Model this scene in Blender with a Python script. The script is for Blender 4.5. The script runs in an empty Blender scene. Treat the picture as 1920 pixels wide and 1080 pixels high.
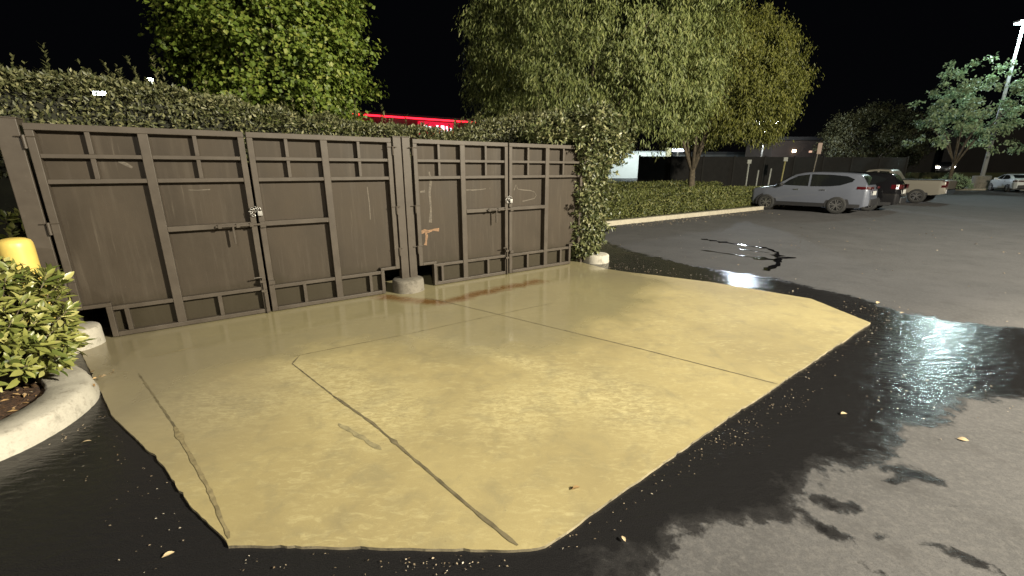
import bpy, bmesh, math, random
import numpy as np
from mathutils import Vector, Matrix, noise as mnoise

S = bpy.context.scene
COL = S.collection
R = math.radians
# ------------------------------------------------------------------ camera
cam_d = bpy.data.cameras.new("camera"); cam = bpy.data.objects.new("camera", cam_d); COL.objects.link(cam)
cam.location = (0, 0, 1.78)
cam.rotation_euler = (R(90) - math.atan(222 / 805.0), 0, 0)
cam_d.sensor_width = 36.0
cam_d.lens = 805.0 / 1920.0 * 36.0
cam_d.clip_start = 0.05; cam_d.clip_end = 2000
S.camera = cam
# ------------------------------------------------------------------ night sky
W = bpy.data.worlds.new("World"); S.world = W; W.use_nodes = True
nt = W.node_tree; nt.nodes.clear()
wo = nt.nodes.new("ShaderNodeOutputWorld"); bg = nt.nodes.new("ShaderNodeBackground")
sky = nt.nodes.new("ShaderNodeTexSky"); sky.sky_type = 'NISHITA'; sky.sun_disc = False
sky.sun_elevation = R(-9); sky.sun_rotation = R(40); sky.air_density = 1.0; sky.dust_density = 0.4
addn = nt.nodes.new("ShaderNodeMixRGB"); addn.blend_type = 'ADD'; addn.inputs[0].default_value = 1
nt.links.new(sky.outputs[0], addn.inputs[1]); addn.inputs[2].default_value = (0.020, 0.022, 0.030, 1)
nt.links.new(addn.outputs[0], bg.inputs[0]); bg.inputs[1].default_value = 0.06
nt.links.new(bg.outputs[0], wo.inputs[0])
# ------------------------------------------------------------------ exposure
S.view_settings.view_transform = 'Standard'; S.view_settings.look = 'None'
S.view_settings.exposure = 0.0; S.view_settings.gamma = 1.0
S.cycles.use_adaptive_sampling = True
S.cycles.max_bounces = 6
S.cycles.sample_clamp_indirect = 4.0
try: S.cycles.use_denoising = True
except Exception: pass
# ------------------------------------------------------------------ lamps that light the place
def lamp(name, loc, power, color, radius=0.15, kind='POINT', aim=None, spot=120, blend=0.6):
    d = bpy.data.lights.new(name, kind); d.energy = power; d.color = color; d.shadow_soft_size = radius
    o = bpy.data.objects.new(name, d); COL.objects.link(o); o.location = loc
    if kind == 'SPOT':
        d.spot_size = R(spot); d.spot_blend = blend
        o.rotation_euler = (Vector(aim) - Vector(loc)).to_track_quat('-Z', 'Y').to_euler()
    return o
lamp("car_park_lamp_warm", (16.0, -3.0, 9.0), 50000, (1.0, 0.91, 0.72), 0.30)          # the lot lamp out of frame on the right
lamp("fill_lamp", (2.5, -10.0, 8.0), 4200, (1.0, 0.93, 0.78), 0.3)                # added unseen fill behind the camera, lifts the dark areas
lamp("pole_lamp_light", (42.1, 39.6, 13.3), 3600, (0.76, 1.0, 0.98), 0.35)           # the lit pole lamp in the picture
lamp("far_lot_lamp_light", (32.6, 60, 7.3), 8500, (0.75, 0.86, 1.0), 0.30)            # twin heads seen through the tree

# ================================================================== helpers
def tag(o, label=None, cat=None, group=None, kind=None):
    if label: o['label'] = label
    if cat: o['category'] = cat
    if group: o['group'] = group
    if kind: o['kind'] = kind
    return o
def empty(name, loc=(0, 0, 0), rz=0.0, label=None, cat=None, group=None):
    o = bpy.data.objects.new(name, None); COL.objects.link(o); o.empty_display_size = 0.2
    o.location = loc; o.rotation_euler = (0, 0, rz)
    return tag(o, label, cat, group)
class MB:
    def __init__(s): s.v = []; s.f = []
    def add(s, vs, fs):
        n = len(s.v); s.v += [tuple(map(float, v)) for v in vs]; s.f += [tuple(i + n for i in f) for f in fs]
        return s
    def box(s, x0, x1, y0, y1, z0, z1):
        return s.add([(x0,y0,z0),(x1,y0,z0),(x1,y1,z0),(x0,y1,z0),(x0,y0,z1),(x1,y0,z1),(x1,y1,z1),(x0,y1,z1)],
                     [(0,3,2,1),(4,5,6,7),(0,1,5,4),(1,2,6,5),(2,3,7,6),(3,0,4,7)])
    def tube(s, pts, rad, n=10, cap=True):
        pts = [Vector(p) for p in pts]
        if not hasattr(rad, '__len__'): rad = [rad] * len(pts)
        vs = []; fs = []
        for i, p in enumerate(pts):
            a = pts[max(i-1, 0)]; b = pts[min(i+1, len(pts)-1)]
            t = (b - a).normalized()
            ref = Vector((1,0,0)) if abs(t.z) > .8 else Vector((0,0,1))
            x = t.cross(ref).normalized(); y = t.cross(x).normalized()
            for k in range(n):
                an = 2*math.pi*k/n
                vs.append(p + x*math.cos(an)*rad[i] + y*math.sin(an)*rad[i])
        for i in range(len(pts)-1):
            for k in range(n):
                k2 = (k+1) % n
                fs.append((i*n+k, i*n+k2, (i+1)*n+k2, (i+1)*n+k))
        if cap:
            fs.append(tuple(range(n-1, -1, -1))); m = (len(pts)-1)*n; fs.append(tuple(range(m, m+n)))
        return s.add(vs, fs)
    def lathe(s, prof, n=28, c=(0, 0), wob=0.0, seed=0):
        rg = random.Random(seed); ph = rg.random()*6
        vs = []; fs = []
        for (r_, z_) in prof:
            for k in range(n):
                a = 2*math.pi*k/n
                q = 1 + wob*math.sin(3*a+ph) + wob*.6*math.sin(7*a+2*ph)
                vs.append((c[0]+r_*q*math.cos(a), c[1]+r_*q*math.sin(a), z_))
        m = len(prof)
        for i in range(m-1):
            for k in range(n):
                k2 = (k+1) % n; fs.append((i*n+k, i*n+k2, (i+1)*n+k2, (i+1)*n+k))
        fs.append(tuple(range(n-1, -1, -1))); fs.append(tuple(range((m-1)*n, m*n)))
        return s.add(vs, fs)
    def build(s, name, mat, parent=None, smooth=False, bevel=0.0, loc=None, auto=None):
        me = bpy.data.meshes.new(name); me.from_pydata(s.v, [], s.f); me.materials.append(mat)
        bm = bmesh.new(); bm.from_mesh(me); bmesh.ops.recalc_face_normals(bm, faces=bm.faces); bm.to_mesh(me); bm.free()
        if smooth:
            for p in me.polygons: p.use_smooth = True
            if auto: me.set_sharp_from_angle(angle=R(auto))
        o = bpy.data.objects.new(name, me); COL.objects.link(o)
        if parent: o.parent = parent
        if loc: o.location = loc
        if bevel:
            b = o.modifiers.new("bevel", 'BEVEL'); b.width = bevel; b.segments = 2; b.limit_method = 'ANGLE'
        return o
def copy_tree(o, parent=None):
    c = o.copy(); COL.objects.link(c)
    if parent: c.parent = parent
    for ch in list(o.children): copy_tree(ch, c)
    return c

# ------------------------------------------------------------------ materials
def mat(name):
    m = bpy.data.materials.new(name); m.use_nodes = True
    n = m.node_tree; b = n.nodes["Principled BSDF"]
    return m, n, b
def N(n, t, **kw):
    x = n.nodes.new(t)
    for k, v in kw.items(): setattr(x, k, v)
    return x
def ramp(n, src, stops):
    r = N(n, "ShaderNodeValToRGB"); cr = r.color_ramp
    while len(cr.elements) < len(stops): cr.elements.new(0.5)
    for e, (p, c) in zip(cr.elements, stops):
        e.position = p; e.color = (c, c, c, 1) if not hasattr(c, '__len__') else (*c, 1)
    n.links.new(src, r.inputs[0]); return r.outputs[0]
def noise(n, vec, scale, detail=5, rough=.55, dist=0):
    x = N(n, "ShaderNodeTexNoise"); x.inputs['Scale'].default_value = scale; x.inputs['Detail'].default_value = detail
    x.inputs['Roughness'].default_value = rough; x.inputs['Distortion'].default_value = dist
    if vec is not None: n.links.new(vec, x.inputs['Vector'])
    return x.outputs['Fac']
def mix(n, f, a, b, mode='MIX'):
    x = N(n, "ShaderNodeMixRGB"); x.blend_type = mode
    for i, q in ((0, f), (1, a), (2, b)):
        if isinstance(q, (int, float)): x.inputs[i].default_value = q if i == 0 else (q, q, q, 1)
        elif isinstance(q, (tuple, list)): x.inputs[i].default_value = (*q[:3], 1)
        else: n.links.new(q, x.inputs[i])
    return x.outputs[0]
def mth(n, op, a, b=0.0, clamp=False):
    x = N(n, "ShaderNodeMath"); x.operation = op; x.use_clamp = clamp
    for i, q in ((0, a), (1, b)):
        if isinstance(q, (int, float)): x.inputs[i].default_value = q
        else: n.links.new(q, x.inputs[i])
    return x.outputs[0]
def mapped(n, scale=(1,1,1), rot=(0,0,0), coord='Object'):
    t = N(n, "ShaderNodeTexCoord"); m = N(n, "ShaderNodeMapping")
    m.inputs['Scale'].default_value = scale; m.inputs['Rotation'].default_value = rot
    n.links.new(t.outputs[coord], m.inputs[0]); return m.outputs[0]
def bump(n, b, h, strength=.3, dist=.01):
    x = N(n, "ShaderNodeBump"); x.inputs['Strength'].default_value = strength; x.inputs['Distance'].default_value = dist
    n.links.new(h, x.inputs['Height']); n.links.new(x.outputs[0], b.inputs['Normal']); return x
def attr(n, name):
    a = N(n, "ShaderNodeAttribute"); a.attribute_name = name; return a.outputs['Fac']
def simple(name, col, rough=.6, metal=0.0, spec=.5, var=0.0, vscale=8, coat=0.0, bmp=0.0):
    m, n, b = mat(name)
    b.inputs['Roughness'].default_value = rough; b.inputs['Metallic'].default_value = metal
    b.inputs['Specular IOR Level'].default_value = spec; b.inputs['Coat Weight'].default_value = coat
    b.inputs['Base Color'].default_value = (*col, 1)
    if var or bmp:
        v = mapped(n); f = noise(n, v, vscale, 6, .6)
        if var:
            c = mix(n, ramp(n, f, [(.3, 0), (.7, 1)]), tuple(x*(1-var) for x in col), tuple(min(1, x*(1+var)) for x in col))
            n.links.new(c, b.inputs['Base Color'])
        if bmp: bump(n, b, f, bmp, .01)
    return m
def glow(name, col, strength):
    m, n, b = mat(name); b.inputs['Base Color'].default_value = (*col, 1)
    b.inputs['Emission Color'].default_value = (*col, 1); b.inputs['Emission Strength'].default_value = strength
    return m
def leaf_mat(name, c1, c2, c3=None, rough=.45, trans=.25, spec=.4, back=None):
    m, n, b = mat(name)
    g = N(n, "ShaderNodeNewGeometry"); rnd = g.outputs['Random Per Island']
    stops = [(0.0, c1), (.75 if c3 else 1.0, c2)] + ([(1.0, c3)] if c3 else [])
    c = ramp(n, rnd, stops)
    if back: c = mix(n, g.outputs['Backfacing'], c, back)
    n.links.new(c, b.inputs['Base Color']); b.inputs['Roughness'].default_value = rough
    b.inputs['Specular IOR Level'].default_value = spec
    t = N(n, "ShaderNodeBsdfTranslucent"); n.links.new(c, t.inputs[0])
    ms = N(n, "ShaderNodeMixShader"); ms.inputs[0].default_value = trans
    n.links.new(b.outputs[0], ms.inputs[1]); n.links.new(t.outputs[0], ms.inputs[2])
    n.links.new(ms.outputs[0], n.nodes["Material Output"].inputs[0])
    return m

# asphalt: a "wet" vertex mask (metres inside the wet area) broken up by noise
def asphalt_material():
    m, n, b = mat("asphalt")
    p = mapped(n)
    wet = attr(n, "wet")
    w = mth(n, 'ADD', wet, mth(n, 'MULTIPLY', mth(n, 'SUBTRACT', noise(n, p, 2.3, 7, .62, .4), .5), .75))
    w = mth(n, 'ADD', w, mth(n, 'MULTIPLY', mth(n, 'SUBTRACT', noise(n, p, 8, 9, .72, .3), .5), .42))
    wf = ramp(n, mth(n, 'ADD', mth(n, 'MULTIPLY', w, 1.6), .5), [(.44, 0), (.53, .75), (.75, 1)])
    grain = noise(n, p, 190, 3, .7); mid = noise(n, p, 1.1, 6, .6); fine = noise(n, p, 26, 6, .65)
    dry = mix(n, ramp(n, mid, [(.3, 0), (.7, 1)]), (.054, .053, .054), (.085, .082, .083))
    dry = mix(n, ramp(n, grain, [(.35, 0), (.68, 1)]), dry, mix(n, 1.0, dry, 1.55, 'MULTIPLY'))
    dry = mix(n, ramp(n, fine, [(.46, 0), (.72, .75)]), dry, (.145, .138, .134))
    dry = mix(n, ramp(n, noise(n, p, 3.1, 8, .7, .6), [(.52, 0), (.68, .55)]), dry, (.052, .049, .049))
    dry = mix(n, ramp(n, noise(n, p, 75, 3, .7), [(.32, .5), (.5, 0)]), dry, (.04, .038, .037))
    dry = mix(n, attr(n, 'far_falloff'), dry, mix(n, 1.0, dry, (.58, .59, .62), 'MULTIPLY'))  # far lot dimmed through its colour, standing in for light falloff
    wc = mix(n, ramp(n, grain, [(.4, 0), (.75, 1)]), (.010, .010, .011), (.026, .025, .025))
    # the stain left by old damp: a darker belt between wet and dry
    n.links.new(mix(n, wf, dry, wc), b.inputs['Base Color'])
    film = ramp(n, noise(n, p, 3.4, 6, .65, .5), [(.42, .15), (.62, .085)])
    n.links.new(mix(n, wf, .82, film), b.inputs['Roughness'])
    n.links.new(mix(n, wf, .5, .22), b.inputs['Specular IOR Level'])
    h = mth(n, 'ADD', mth(n, 'MULTIPLY', grain, .5), mth(n, 'MULTIPLY', noise(n, p, 55, 4, .6), .8))
    rip = noise(n, mapped(n, (1.0, 2.6, 1), (0, 0, R(-38))), 9, 5, .6, .6)
    hh = mix(n, wf, h, mth(n, 'ADD', mth(n, 'MULTIPLY', h, .03), mth(n, 'MULTIPLY', rip, 3.2)))
    bump(n, b, hh, .30, .005)
    return m
def concrete_pad_material():
    m, n, b = mat("tan_concrete")
    p = mapped(n); ps = mapped(n, (1.0, 2.6, 1), (0, 0, R(-20)))
    big = noise(n, p, .9, 5, .6, .3); md = noise(n, p, 4.2, 7, .65, .5); st = noise(n, ps, 10, 8, .72, .9); gr = noise(n, p, 120, 3, .7)
    wet = mth(n, 'ADD', attr(n, "wet"), mth(n, 'MULTIPLY', mth(n, 'SUBTRACT', noise(n, p, 1.6, 7, .6, .5), .5), 1.1))
    wf = ramp(n, mth(n, 'ADD', mth(n, 'MULTIPLY', wet, .8), .5), [(.25, 0), (.7, 1)])
    c = mix(n, ramp(n, big, [(.32, 0), (.68, 1)]), (.285, .236, .116), (.400, .334, .160))
    c = mix(n, mth(n, 'MULTIPLY', ramp(n, st, [(.50, 0), (.64, 1)]), ramp(n, noise(n, p, 1.5, 4, .6), [(.40, .12), (.62, .85)])), c, (.47, .41, .215))
    worn = attr(n, "worn")
    c = mix(n, mth(n, 'MULTIPLY', worn, ramp(n, noise(n, ps, 13, 8, .75, 1.2), [(.44, 0), (.60, .85)])), c, (.55, .485, .26))
    c = mix(n, ramp(n, md, [(.30, .6), (.50, 0)]), c, (.235, .205, .115))
    c = mix(n, ramp(n, noise(n, p, 2.1, 8, .7, .8), [(.56, 0), (.70, .45)]), c, (.205, .178, .105))
    c = mix(n, ramp(n, noise(n, p, 33, 5, .7), [(.66, 0), (.74, .6)]), c, (.16, .13, .075))
    c = mix(n, ramp(n, gr, [(.3, .22), (.6, 0)]), c, (.20, .165, .09))
    c = mix(n, mth(n, 'MULTIPLY', wf, .72), c, (.215, .195, .118))
    grey = attr(n, "grey")
    c = mix(n, grey, c, (.20, .175, .120))
    rust = mth(n, 'ADD', attr(n, "rust"), mth(n, 'MULTIPLY', mth(n, 'SUBTRACT', noise(n, p, 4, 8, .72, .5), .5), 1.5))
    c = mix(n, ramp(n, rust, [(.40, 0), (.95, .85)]), c, (.135, .062, .016))
    n.links.new(c, b.inputs['Base Color'])
    n.links.new(mix(n, wf, .62, ramp(n, md, [(.3, .07), (.7, .17)])), b.inputs['Roughness'])
    b.inputs['Specular IOR Level'].default_value = .5
    h = mth(n, 'ADD', mth(n, 'MULTIPLY', st, .7), mth(n, 'MULTIPLY', gr, .35))
    bm_ = bump(n, b, h, .2, .004)
    n.links.new(mth(n, 'SUBTRACT', .30, mth(n, 'MULTIPLY', wf, .24)), bm_.inputs['Strength'])
    return m
def gate_panel_material():
    m, n, b = mat("gate_brown_sheet")
    oi = N(n, "ShaderNodeObjectInfo"); t = N(n, "ShaderNodeTexCoord")
    ad = N(n, "ShaderNodeVectorMath"); ad.operation = 'ADD'
    sc = N(n, "ShaderNodeVectorMath"); sc.operation = 'SCALE'
    cx = N(n, "ShaderNodeCombineXYZ"); n.links.new(oi.outputs['Random'], cx.inputs[0]); n.links.new(oi.outputs['Random'], cx.inputs[2])
    n.links.new(cx.outputs[0], sc.inputs[0]); sc.inputs['Scale'].default_value = 37
    n.links.new(t.outputs['Object'], ad.inputs[0]); n.links.new(sc.outputs[0], ad.inputs[1])
    def mp(s):
        q = N(n, "ShaderNodeMapping"); q.inputs['Scale'].default_value = s; n.links.new(ad.outputs[0], q.inputs[0]); return q.outputs[0]
    streak = noise(n, mp((1, 1, .06)), 11, 5, .65); thin = noise(n, mp((1, 1, .05)), 34, 4, .6)
    blot = noise(n, mp((1, 1, .5)), 2.2, 6, .6); gr = noise(n, mp((1, 1, 1)), 160, 3, .7); sp = noise(n, mp((1, 1, .6)), 9, 8, .75)
    c = mix(n, ramp(n, blot, [(.3, 0), (.7, 1)]), (.031, .0238, .0162), (.050, .039, .0275))
    c = mix(n, ramp(n, streak, [(.52, 0), (.74, .5)]), c, (.075, .062, .047))
    c = mix(n, ramp(n, thin, [(.62, 0), (.78, .45)]), c, (.105, .088, .068))
    c = mix(n, ramp(n, sp, [(.665, 0), (.73, .8)]), c, (.14, .118, .09))
    c = mix(n, ramp(n, gr, [(.3, .3), (.6, 0)]), c, (.016, .013, .010))
    sx = N(n, "ShaderNodeSeparateXYZ"); n.links.new(t.outputs['Object'], sx.inputs[0])
    low = ramp(n, mth(n, 'ADD', sx.outputs[2], mth(n, 'MULTIPLY', mth(n, 'SUBTRACT', blot, .5), .25)), [(.30, .75), (.46, 0)])
    c = mix(n, low, c, (.026, .021, .011))
    n.links.new(c, b.inputs['Base Color']); b.inputs['Specular IOR Level'].default_value = .22
    n.links.new(ramp(n, blot, [(.3, .5), (.7, .72)]), b.inputs['Roughness'])
    h = mth(n, 'ADD', mth(n, 'MULTIPLY', blot, 1.0), mth(n, 'MULTIPLY', gr, .05)); bump(n, b, h, .25, .02)
    return m
def gate_paint_material():
    m, n, b = mat("gate_brown_paint")
    p = mapped(n); f = noise(n, p, 5, 6, .6); sp = noise(n, p, 30, 7, .75)
    c = mix(n, ramp(n, f, [(.3, 0), (.7, 1)]), (.046, .037, .028), (.066, .0545, .0425))
    c = mix(n, ramp(n, sp, [(.64, 0), (.72, .8)]), c, (.15, .13, .105))
    n.links.new(c, b.inputs['Base Color']); b.inputs['Roughness'].default_value = .5; b.inputs['Specular IOR Level'].default_value = .3
    bump(n, b, sp, .1, .004); return m
def concrete_material(name, a, bcol, dark=(.12, .11, .09), amt=.6):
    m, n, b = mat(name)
    p = mapped(n); f = noise(n, p, 3.2, 7, .65, .3); g = noise(n, p, 60, 4, .7); s = noise(n, p, 11, 7, .7)
    c = mix(n, ramp(n, f, [(.3, 0), (.7, 1)]), a, bcol)
    c = mix(n, ramp(n, s, [(.52, 0), (.68, amt)]), c, dark)
    c = mix(n, ramp(n, g, [(.3, .3), (.5, 0)]), c, tuple(x*.55 for x in a))
    n.links.new(c, b.inputs['Base Color']); b.inputs['Roughness'].default_value = .85
    bump(n, b, mth(n, 'ADD', g, s), .35, .006); return m
def mulch_material():
    m, n, b = mat("mulch")
    p = mapped(n); f = noise(n, p, 38, 6, .7); g = noise(n, p, 9, 4, .6)
    c = mix(n, ramp(n, f, [(.35, 0), (.7, 1)]), (.022, .012, .007), (.15, .075, .035)); c = mix(n, ramp(n, g, [(.3, .5), (.6, 0)]), c, (.02, .014, .01))
    n.links.new(c, b.inputs['Base Color']); b.inputs['Roughness'].default_value = .9; bump(n, b, f, .9, .03); return m
def grass_material():
    m, n, b = mat("ground_cover")
    p = mapped(n); f = noise(n, p, 14, 6, .7); g = noise(n, p, .6, 4, .6)
    c = mix(n, ramp(n, f, [(.35, 0), (.7, 1)]), (.02, .028, .008), (.085, .09, .03)); c = mix(n, ramp(n, g, [(.35, .6), (.65, 0)]), c, (.07, .055, .025))
    n.links.new(c, b.inputs['Base Color']); b.inputs['Roughness'].default_value = .9; bump(n, b, f, 1.0, .05); return m

M = {}
M['asphalt'] = asphalt_material(); M['pad'] = concrete_pad_material(); M['panel'] = gate_panel_material(); M['gate'] = gate_paint_material()
M['kerb'] = concrete_material("pale_kerb_concrete", (.33, .31, .26), (.44, .415, .35), (.15, .135, .105), .7)
M['footing'] = concrete_material("grey_footing_concrete", (.11, .10, .082), (.20, .18, .145), (.06, .052, .038), .8)
M['kerb_far'] = concrete_material("kerb_concrete_tan", (.32, .29, .225), (.42, .385, .30), (.18, .16, .12), .4)
M['edge'] = concrete_material("slab_edge_concrete", (.07, .06, .04), (.36, .31, .20), (.03, .027, .022), .95)
M['mulch'] = mulch_material(); M['grass'] = grass_material()
M['joint'] = simple("joint_grime", (.125, .105, .058), .8, var=.4, vscale=12)
M['stain'] = simple("joint_stain", (.20, .165, .085), .8, var=.35, vscale=20)
M['faint'] = simple('faint_stain', (.265, .23, .125), .8, var=.3, vscale=20)
M['yellow'] = simple("bollard_yellow_paint", (.60, .45, .115), .42, var=.10, vscale=7, bmp=.08)
M['dark_wall'] = simple("enclosure_block", (.05, .042, .035), .9, var=.2, vscale=4)
M['steel'] = simple("galvanised_steel", (.42, .41, .39), .38, .9, var=.3, vscale=30)
M['rustpatch'] = simple("bare_rusty_patch", (.17, .10, .055), .8, var=.5, vscale=35)
M['scuff'] = simple("pale_scuff", (.085, .072, .056), .8, var=.45, vscale=40)
M['bark'] = simple("bark", (.085, .068, .045), .9, var=.45, vscale=9, bmp=.6)
M['twig'] = simple("hedge_twigs", (.014, .015, .008), .95, var=.4, vscale=12)
M['leaf_maple'] = leaf_mat("leaf_maple", (.070, .112, .016), (.160, .215, .034), (.26, .28, .06), .5, .28)
M['leaf_willow'] = leaf_mat("leaf_willow", (.080, .105, .030), (.170, .198, .060), (.25, .26, .095), .55, .3)
M['leaf_olive'] = leaf_mat("leaf_olive", (.070, .080, .015), (.150, .160, .030), (.22, .215, .05), .55, .3)
M['leaf_pale'] = leaf_mat("leaf_pale", (.16, .22, .11), (.36, .46, .26), None, .5, .3)
M['leaf_dim'] = leaf_mat("leaf_dim", (.04, .042, .016), (.09, .082, .03), None, .6, .3)
M['leaf_hedge'] = leaf_mat("leaf_hedge", (.040, .048, .018), (.118, .122, .052), (.24, .23, .115), .45, .2, .4)
M['leaf_ivy'] = leaf_mat("leaf_ivy", (.045, .060, .022), (.135, .145, .058), (.28, .27, .14), .4, .2, .45)
M['leaf_box'] = leaf_mat("leaf_box", (.050, .064, .018), (.135, .150, .042), (.21, .20, .07), .5, .2)
M['leaf_shrub'] = leaf_mat("leaf_shrub", (.07, .10, .022), (.235, .245, .065), (.42, .40, .155), .36, .18, .5)
M['dead_leaf'] = leaf_mat("dead_leaf", (.16, .085, .03), (.42, .28, .13), (.55, .44, .30), .7, .1)
M['pale_leaf'] = leaf_mat("pale_fallen_leaf", (.50, .36, .18), (.66, .54, .36), None, .6, .1)
M['litter'] = leaf_mat('litter_bits', (.12, .085, .05), (.38, .31, .22), (.6, .55, .46), .7, .1)
M['tyre'] = simple("tyre_rubber", (.018, .018, .018), .8)
M['rim'] = simple("alloy_rim", (.45, .45, .46), .3, .9)
M['rim_dark'] = simple("black_rim", (.025, .025, .027), .4, .5)
M['glass'] = simple("car_glass", (.008, .009, .010), .06, 0, .6)
M['clad'] = simple("black_cladding", (.018, .018, .02), .6)
M['chrome'] = simple("chrome", (.75, .75, .76), .15, 1.0)
M['tail'] = simple("tail_lamp_red", (.045, .004, .005), .15, 0, .6, coat=.8)
M['plate'] = simple("plate_white", (.5, .5, .48), .5)

# ------------------------------------------------------------------ geometry helpers in numpy
def sd_poly(P, poly):
    """signed distance, positive inside"""
    P = np.asarray(P, float); poly = np.asarray(poly, float)
    d = np.full(len(P), 1e9); ins = np.zeros(len(P), bool); n = len(poly)
    for i in range(n):
        a, b = poly[i], poly[(i+1) % n]; ab = b - a
        t = np.clip(((P - a) @ ab) / max(ab @ ab, 1e-12), 0, 1)
        d = np.minimum(d, np.linalg.norm(P - a - t[:, None]*ab, axis=1))
        c = ((a[1] > P[:, 1]) != (b[1] > P[:, 1])) & (P[:, 0] < (b[0]-a[0])*(P[:, 1]-a[1])/((b[1]-a[1]) if b[1] != a[1] else 1e-12) + a[0])
        ins ^= c
    return np.where(ins, d, -d)
def d_line(P, pts):
    P = np.asarray(P, float); d = np.full(len(P), 1e9); pts = np.asarray(pts, float)
    for a, b in zip(pts[:-1], pts[1:]):
        ab = b - a; t = np.clip(((P-a) @ ab)/max(ab@ab, 1e-12), 0, 1)
        d = np.minimum(d, np.linalg.norm(P-a-t[:, None]*ab, axis=1))
    return d
def set_attr(me, name, arr):
    a = me.attributes.new(name, 'FLOAT', 'POINT'); a.data.foreach_set('value', np.asarray(arr, np.float32))
def strip(pts, width, z, rng, jit=.35, sub=14, taper=True, name=None, m=None, parent=None, blobs=0):
    """thin ragged strip lying on a surface, its top following pts"""
    P = []
    for a, b in zip(pts[:-1], pts[1:]):
        L = math.hypot(b[0]-a[0], b[1]-a[1]); k = max(2, int(L*sub))
        for i in range(k): P.append((a[0]+(b[0]-a[0])*i/k, a[1]+(b[1]-a[1])*i/k))
    P.append(pts[-1]); vs = []; fs = []
    for i, p in enumerate(P):
        a = P[max(0, i-1)]; b = P[min(len(P)-1, i+1)]; dx, dy = b[0]-a[0], b[1]-a[1]; L = math.hypot(dx, dy) or 1
        nx, ny = -dy/L, dx/L
        w = width*(1+jit*rng.uniform(-1, 1))*.5
        if blobs and rng.random() < blobs: w *= rng.uniform(1.8, 3.2)
        e = rng.uniform(-.3, .3)*width*jit
        if taper and (i == 0 or i == len(P)-1): w *= .3
        vs += [(p[0]+nx*(w+e), p[1]+ny*(w+e), z), (p[0]-nx*(w-e), p[1]-ny*(w-e), z)]
        if i: fs.append((2*i-2, 2*i-1, 2*i+1, 2*i))
    mb = MB(); mb.add(vs, fs); return mb.build(name, m, parent)

# ================================================================== SETTING
# gate frame: s along the gates, t behind them
G0 = np.array([-4.417, 4.388]); GA = R(34.75); GD = np.array([math.cos(GA), math.sin(GA)]); GN = np.array([-math.sin(GA), math.cos(GA)])
def gw(s, t, z=0.0):
    p = G0 + GD*s + GN*t; return (p[0], p[1], z)
RNG = random.Random(5); NR = np.random.default_rng(7)

SLAB = [(-4.44,4.08),(-3.42,3.21),(-2.91,2.78),(-2.52,2.52),(-2.22,2.31),(-1.84,2.01),(-1.6,1.84),(-1.38,1.68),(0.05,1.66),(0.16,1.68),
        (1.44,2.68),(4.29,4.84),(4.24,5.83),(3.22,6.78),(2.09,7.46),(1.75,7.72)]
WET = [(2.0,13.2),(2.41,11.02),(2.67,9.65),(3.11,8.8),(3.55,7.98),(3.94,7.54),(4.44,7.07),(4.84,6.24),(5.02,5.58),(5.28,5.02),(5.91,4.65),(8,4.3),(8,2.6),(5.13,2.71),
       (4.15,3.12),(3.53,3.01),(3.05,2.78),(2.56,2.47),(2.25,2.35),(1.84,2.16),(1.59,2.01),(1.41,1.89),(1.19,1.82),(0.88,1.74),(0.65,1.59),(0.44,1.46),(-0.12,1.0),(-3.1,.2),(-7,.2),(-7,6),(0,12)]
BLOBS = [(1.76,1.97,.10,.055,-30),(1.84,1.93,.08,.04,30),(1.64,1.77,.11,.03,-40),(1.86,1.77,.035,.025,0),(2.17,1.62,.15,.03,-42),(1.69,1.55,.06,.03,-35),(2.42,2.2,.16,.04,-25),(2.39,1.96,.04,.018,-20),(2.75,2.75,.20,.05,-15),(2.25,2.15,.06,.03,0)]
def ground():
    def axis(segs):
        out = []
        for a, b, st in segs: out += list(np.arange(a, b, st))
        return out
    def far(sg): return [sg*x for x in (14, 18, 24, 32, 45, 70, 110, 180, 300, 600)]
    xs = sorted(far(-1)) + axis([(-10, -4, .5), (-4, .2, .16), (.2, 4.4, .05), (4.4, 8, .12), (8, 13.9, .4)]) + far(1)
    ys = sorted(far(-1)) + axis([(-10, .2, .8), (.2, 1.2, .12), (1.2, 4.6, .05), (4.6, 12, .12), (12, 13.9, .4)]) + far(1)
    xs = np.array(xs); ys = np.array(ys); X, Y = np.meshgrid(xs, ys); nx, ny = len(xs), len(ys)
    P = np.stack([X.ravel(), Y.ravel()], 1); Z = np.zeros(len(P))
    sd = np.clip(sd_poly(P, WET), -2, 2)
    for (cx, cy, a, b, rot) in BLOBS:
        c, s_ = math.cos(R(rot)), math.sin(R(rot)); dx, dy = P[:,0]-cx, P[:,1]-cy
        u, v = (dx*c+dy*s_)/a, (-dx*s_+dy*c)/b
        sd = np.maximum(sd, np.clip((1-np.sqrt(u*u+v*v))*min(a, b)*4, -2, .5))
    me = bpy.data.meshes.new("asphalt_ground")
    idx = np.arange(nx*ny).reshape(ny, nx)
    F = np.stack([idx[:-1, :-1], idx[:-1, 1:], idx[1:, 1:], idx[1:, :-1]], -1).reshape(-1, 4)
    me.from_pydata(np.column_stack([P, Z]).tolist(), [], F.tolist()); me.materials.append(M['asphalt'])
    set_attr(me, "wet", sd)
    set_attr(me, "far_falloff", np.clip((P[:, 1]-.25*P[:, 0]-3.3)/1.0, 0, 1))   # asphalt beyond the slab darkened in colour to imitate lamp falloff
    o = bpy.data.objects.new("asphalt_ground", me); COL.objects.link(o); tag(o, kind='structure')
ground()

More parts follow.
